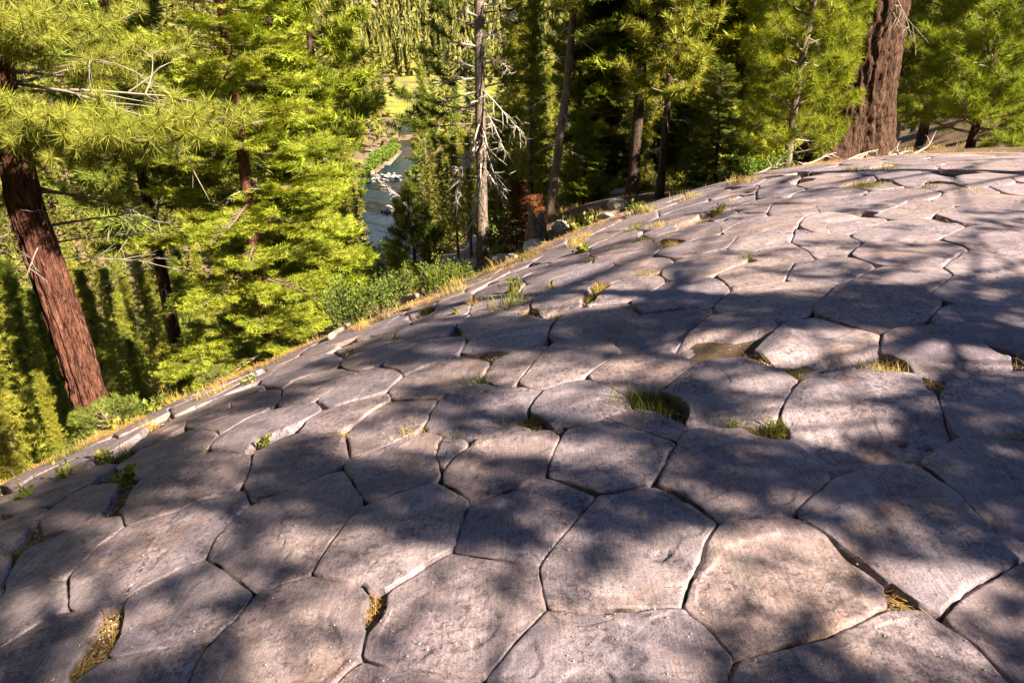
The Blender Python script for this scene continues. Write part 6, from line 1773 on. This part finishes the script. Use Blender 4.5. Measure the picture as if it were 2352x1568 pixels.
def crumbs(pts, size, dz, seed):
    r = np.random.default_rng(seed); k = len(pts)
    S = size * r.uniform(.5, 1.5, (k, 1, 1)) * r.uniform(.6, 1.2, (k, 6, 1))
    V = (OCT[None] * S) + (pts + np.array([0, 0, dz]))[:, None]
    F = (np.arange(k)[:, None, None] * 6 + OF[None]).reshape(-1, 3)
    return V.reshape(-1, 3), F, None
def base_z(p):
    return dome(p[:, 0], p[:, 1]) - .058 + .025 * fbm(p[:, 0] * 2.6, p[:, 1] * 2.6, seed=31) + .010 * fbm(p[:, 0] * 14, p[:, 1] * 14, seed=32, octv=2)
sel = gp[lrn.random(len(gp)) < min(1, 3300 / max(len(gp), 1))].copy(); sel[:, 2] = base_z(sel)
tag(obj("gravel", crumbs(sel, .006, .004, 1), M['pumice']), "white pumice grit caught in the joints of the rock", None, kind="stuff")
def needles(pts, L, dz, seed, w=.0022):
    r = np.random.default_rng(seed); k = len(pts)
    a = r.uniform(0, 6.28, k); l = L * r.uniform(.6, 1.2, k)
    d = np.c_[np.cos(a), np.sin(a), r.normal(.05, .15, k)] * l[:, None] / 2; s = np.c_[-np.sin(a), np.cos(a), np.zeros(k)] * w / 2
    c = pts + np.array([0, 0, dz])
    V = np.stack([c - d - s, c - d + s, c + d + s, c + d - s], 1).reshape(-1, 3)
    return V, None, np.arange(k * 4).reshape(-1, 4)
nl = gp[lrn.random(len(gp)) < min(1, 1.0)].copy(); nl[:, 2] = base_z(nl) + lrn.uniform(0, .03, len(nl))
# along the rim and behind the upper edge
rim = []
for (a, b_), (c_, d_) in zip(SIL[:-1], SIL[1:]):
    k = int(1700)
    f = lrn.random(k); xx = a + (c_ - a) * f; yy = b_ + (d_ - b_) * f + np.abs(lrn.normal(0, 9, k)) + 1
    rim.append(dome_hit(xx, yy))
rim = np.concatenate(rim)
rimo = rim + np.c_[unit2(rim[:, :2]) * lrn.uniform(.0, 1.6, (len(rim), 1)), np.zeros(len(rim))]
clump = fbm(rimo[:, 0] * 1.6, rimo[:, 1] * 1.6, seed=61, octv=3) > .12
rimo = rimo[clump]
inside = in_poly(rimo[:, 0], rimo[:, 1], FOOT)
zg = ground(rimo[:, 0], rimo[:, 1])
rimo[:, 2] = np.where(inside, dome(rimo[:, 0], rimo[:, 1]) - .02, zg + .01)
V1 = needles(nl, .11, .004, 2); V2 = needles(rimo, .17, .012, 3, .004)
tag(obj("needle_litter", MB().add(*V1).add(*V2), M['litter']), "orange brown fallen pine needles in the joints and along the rim", None, kind="stuff")
sp2 = tops[lrn.random(len(tops)) < .02].copy()
tag(obj("pebbles", crumbs(sp2, .0028, .006, 4), M['pumice']), "white specks of pumice scattered on the rock", None, kind="stuff")
# loose grass and scrub on the slope behind the rim
slope = np.c_[lrn.uniform(-9, 14, 1700), lrn.uniform(6, 34, 1700)]
ok_ = ~in_poly(slope[:, 0], slope[:, 1], FOOT) & (fbm(slope[:, 0] * .45, slope[:, 1] * .45, seed=71, octv=3) > .02)
ok_ &= (seg_dist(slope[:, 0], slope[:, 1], FOOT, True) > 1.3) | (lrn.random(len(slope)) < .22)
slope = slope[ok_]; zz = ground(slope[:, 0], slope[:, 1])
gb = MB()
ga_ = [grass_arrays(900 + i, 26, .16, .08, .007) for i in range(4)]
for p, z in zip(slope, zz):
    V, T, Q = ga_[lrn.integers(0, 4)]
    a = lrn.uniform(0, 6.28); ca, sa_ = math.cos(a), math.sin(a); s = lrn.uniform(.6, 1.5)
    gb.add(V @ np.array([[ca, -sa_, 0], [sa_, ca, 0], [0, 0, 1]]).T * s + np.array([p[0], p[1], z]), T, Q)
tag(obj("grass", gb, M['grass_dry']), "dry grass scattered over the forest floor behind the rock", None, kind="stuff")

print('t all', _time.time() - _t0)
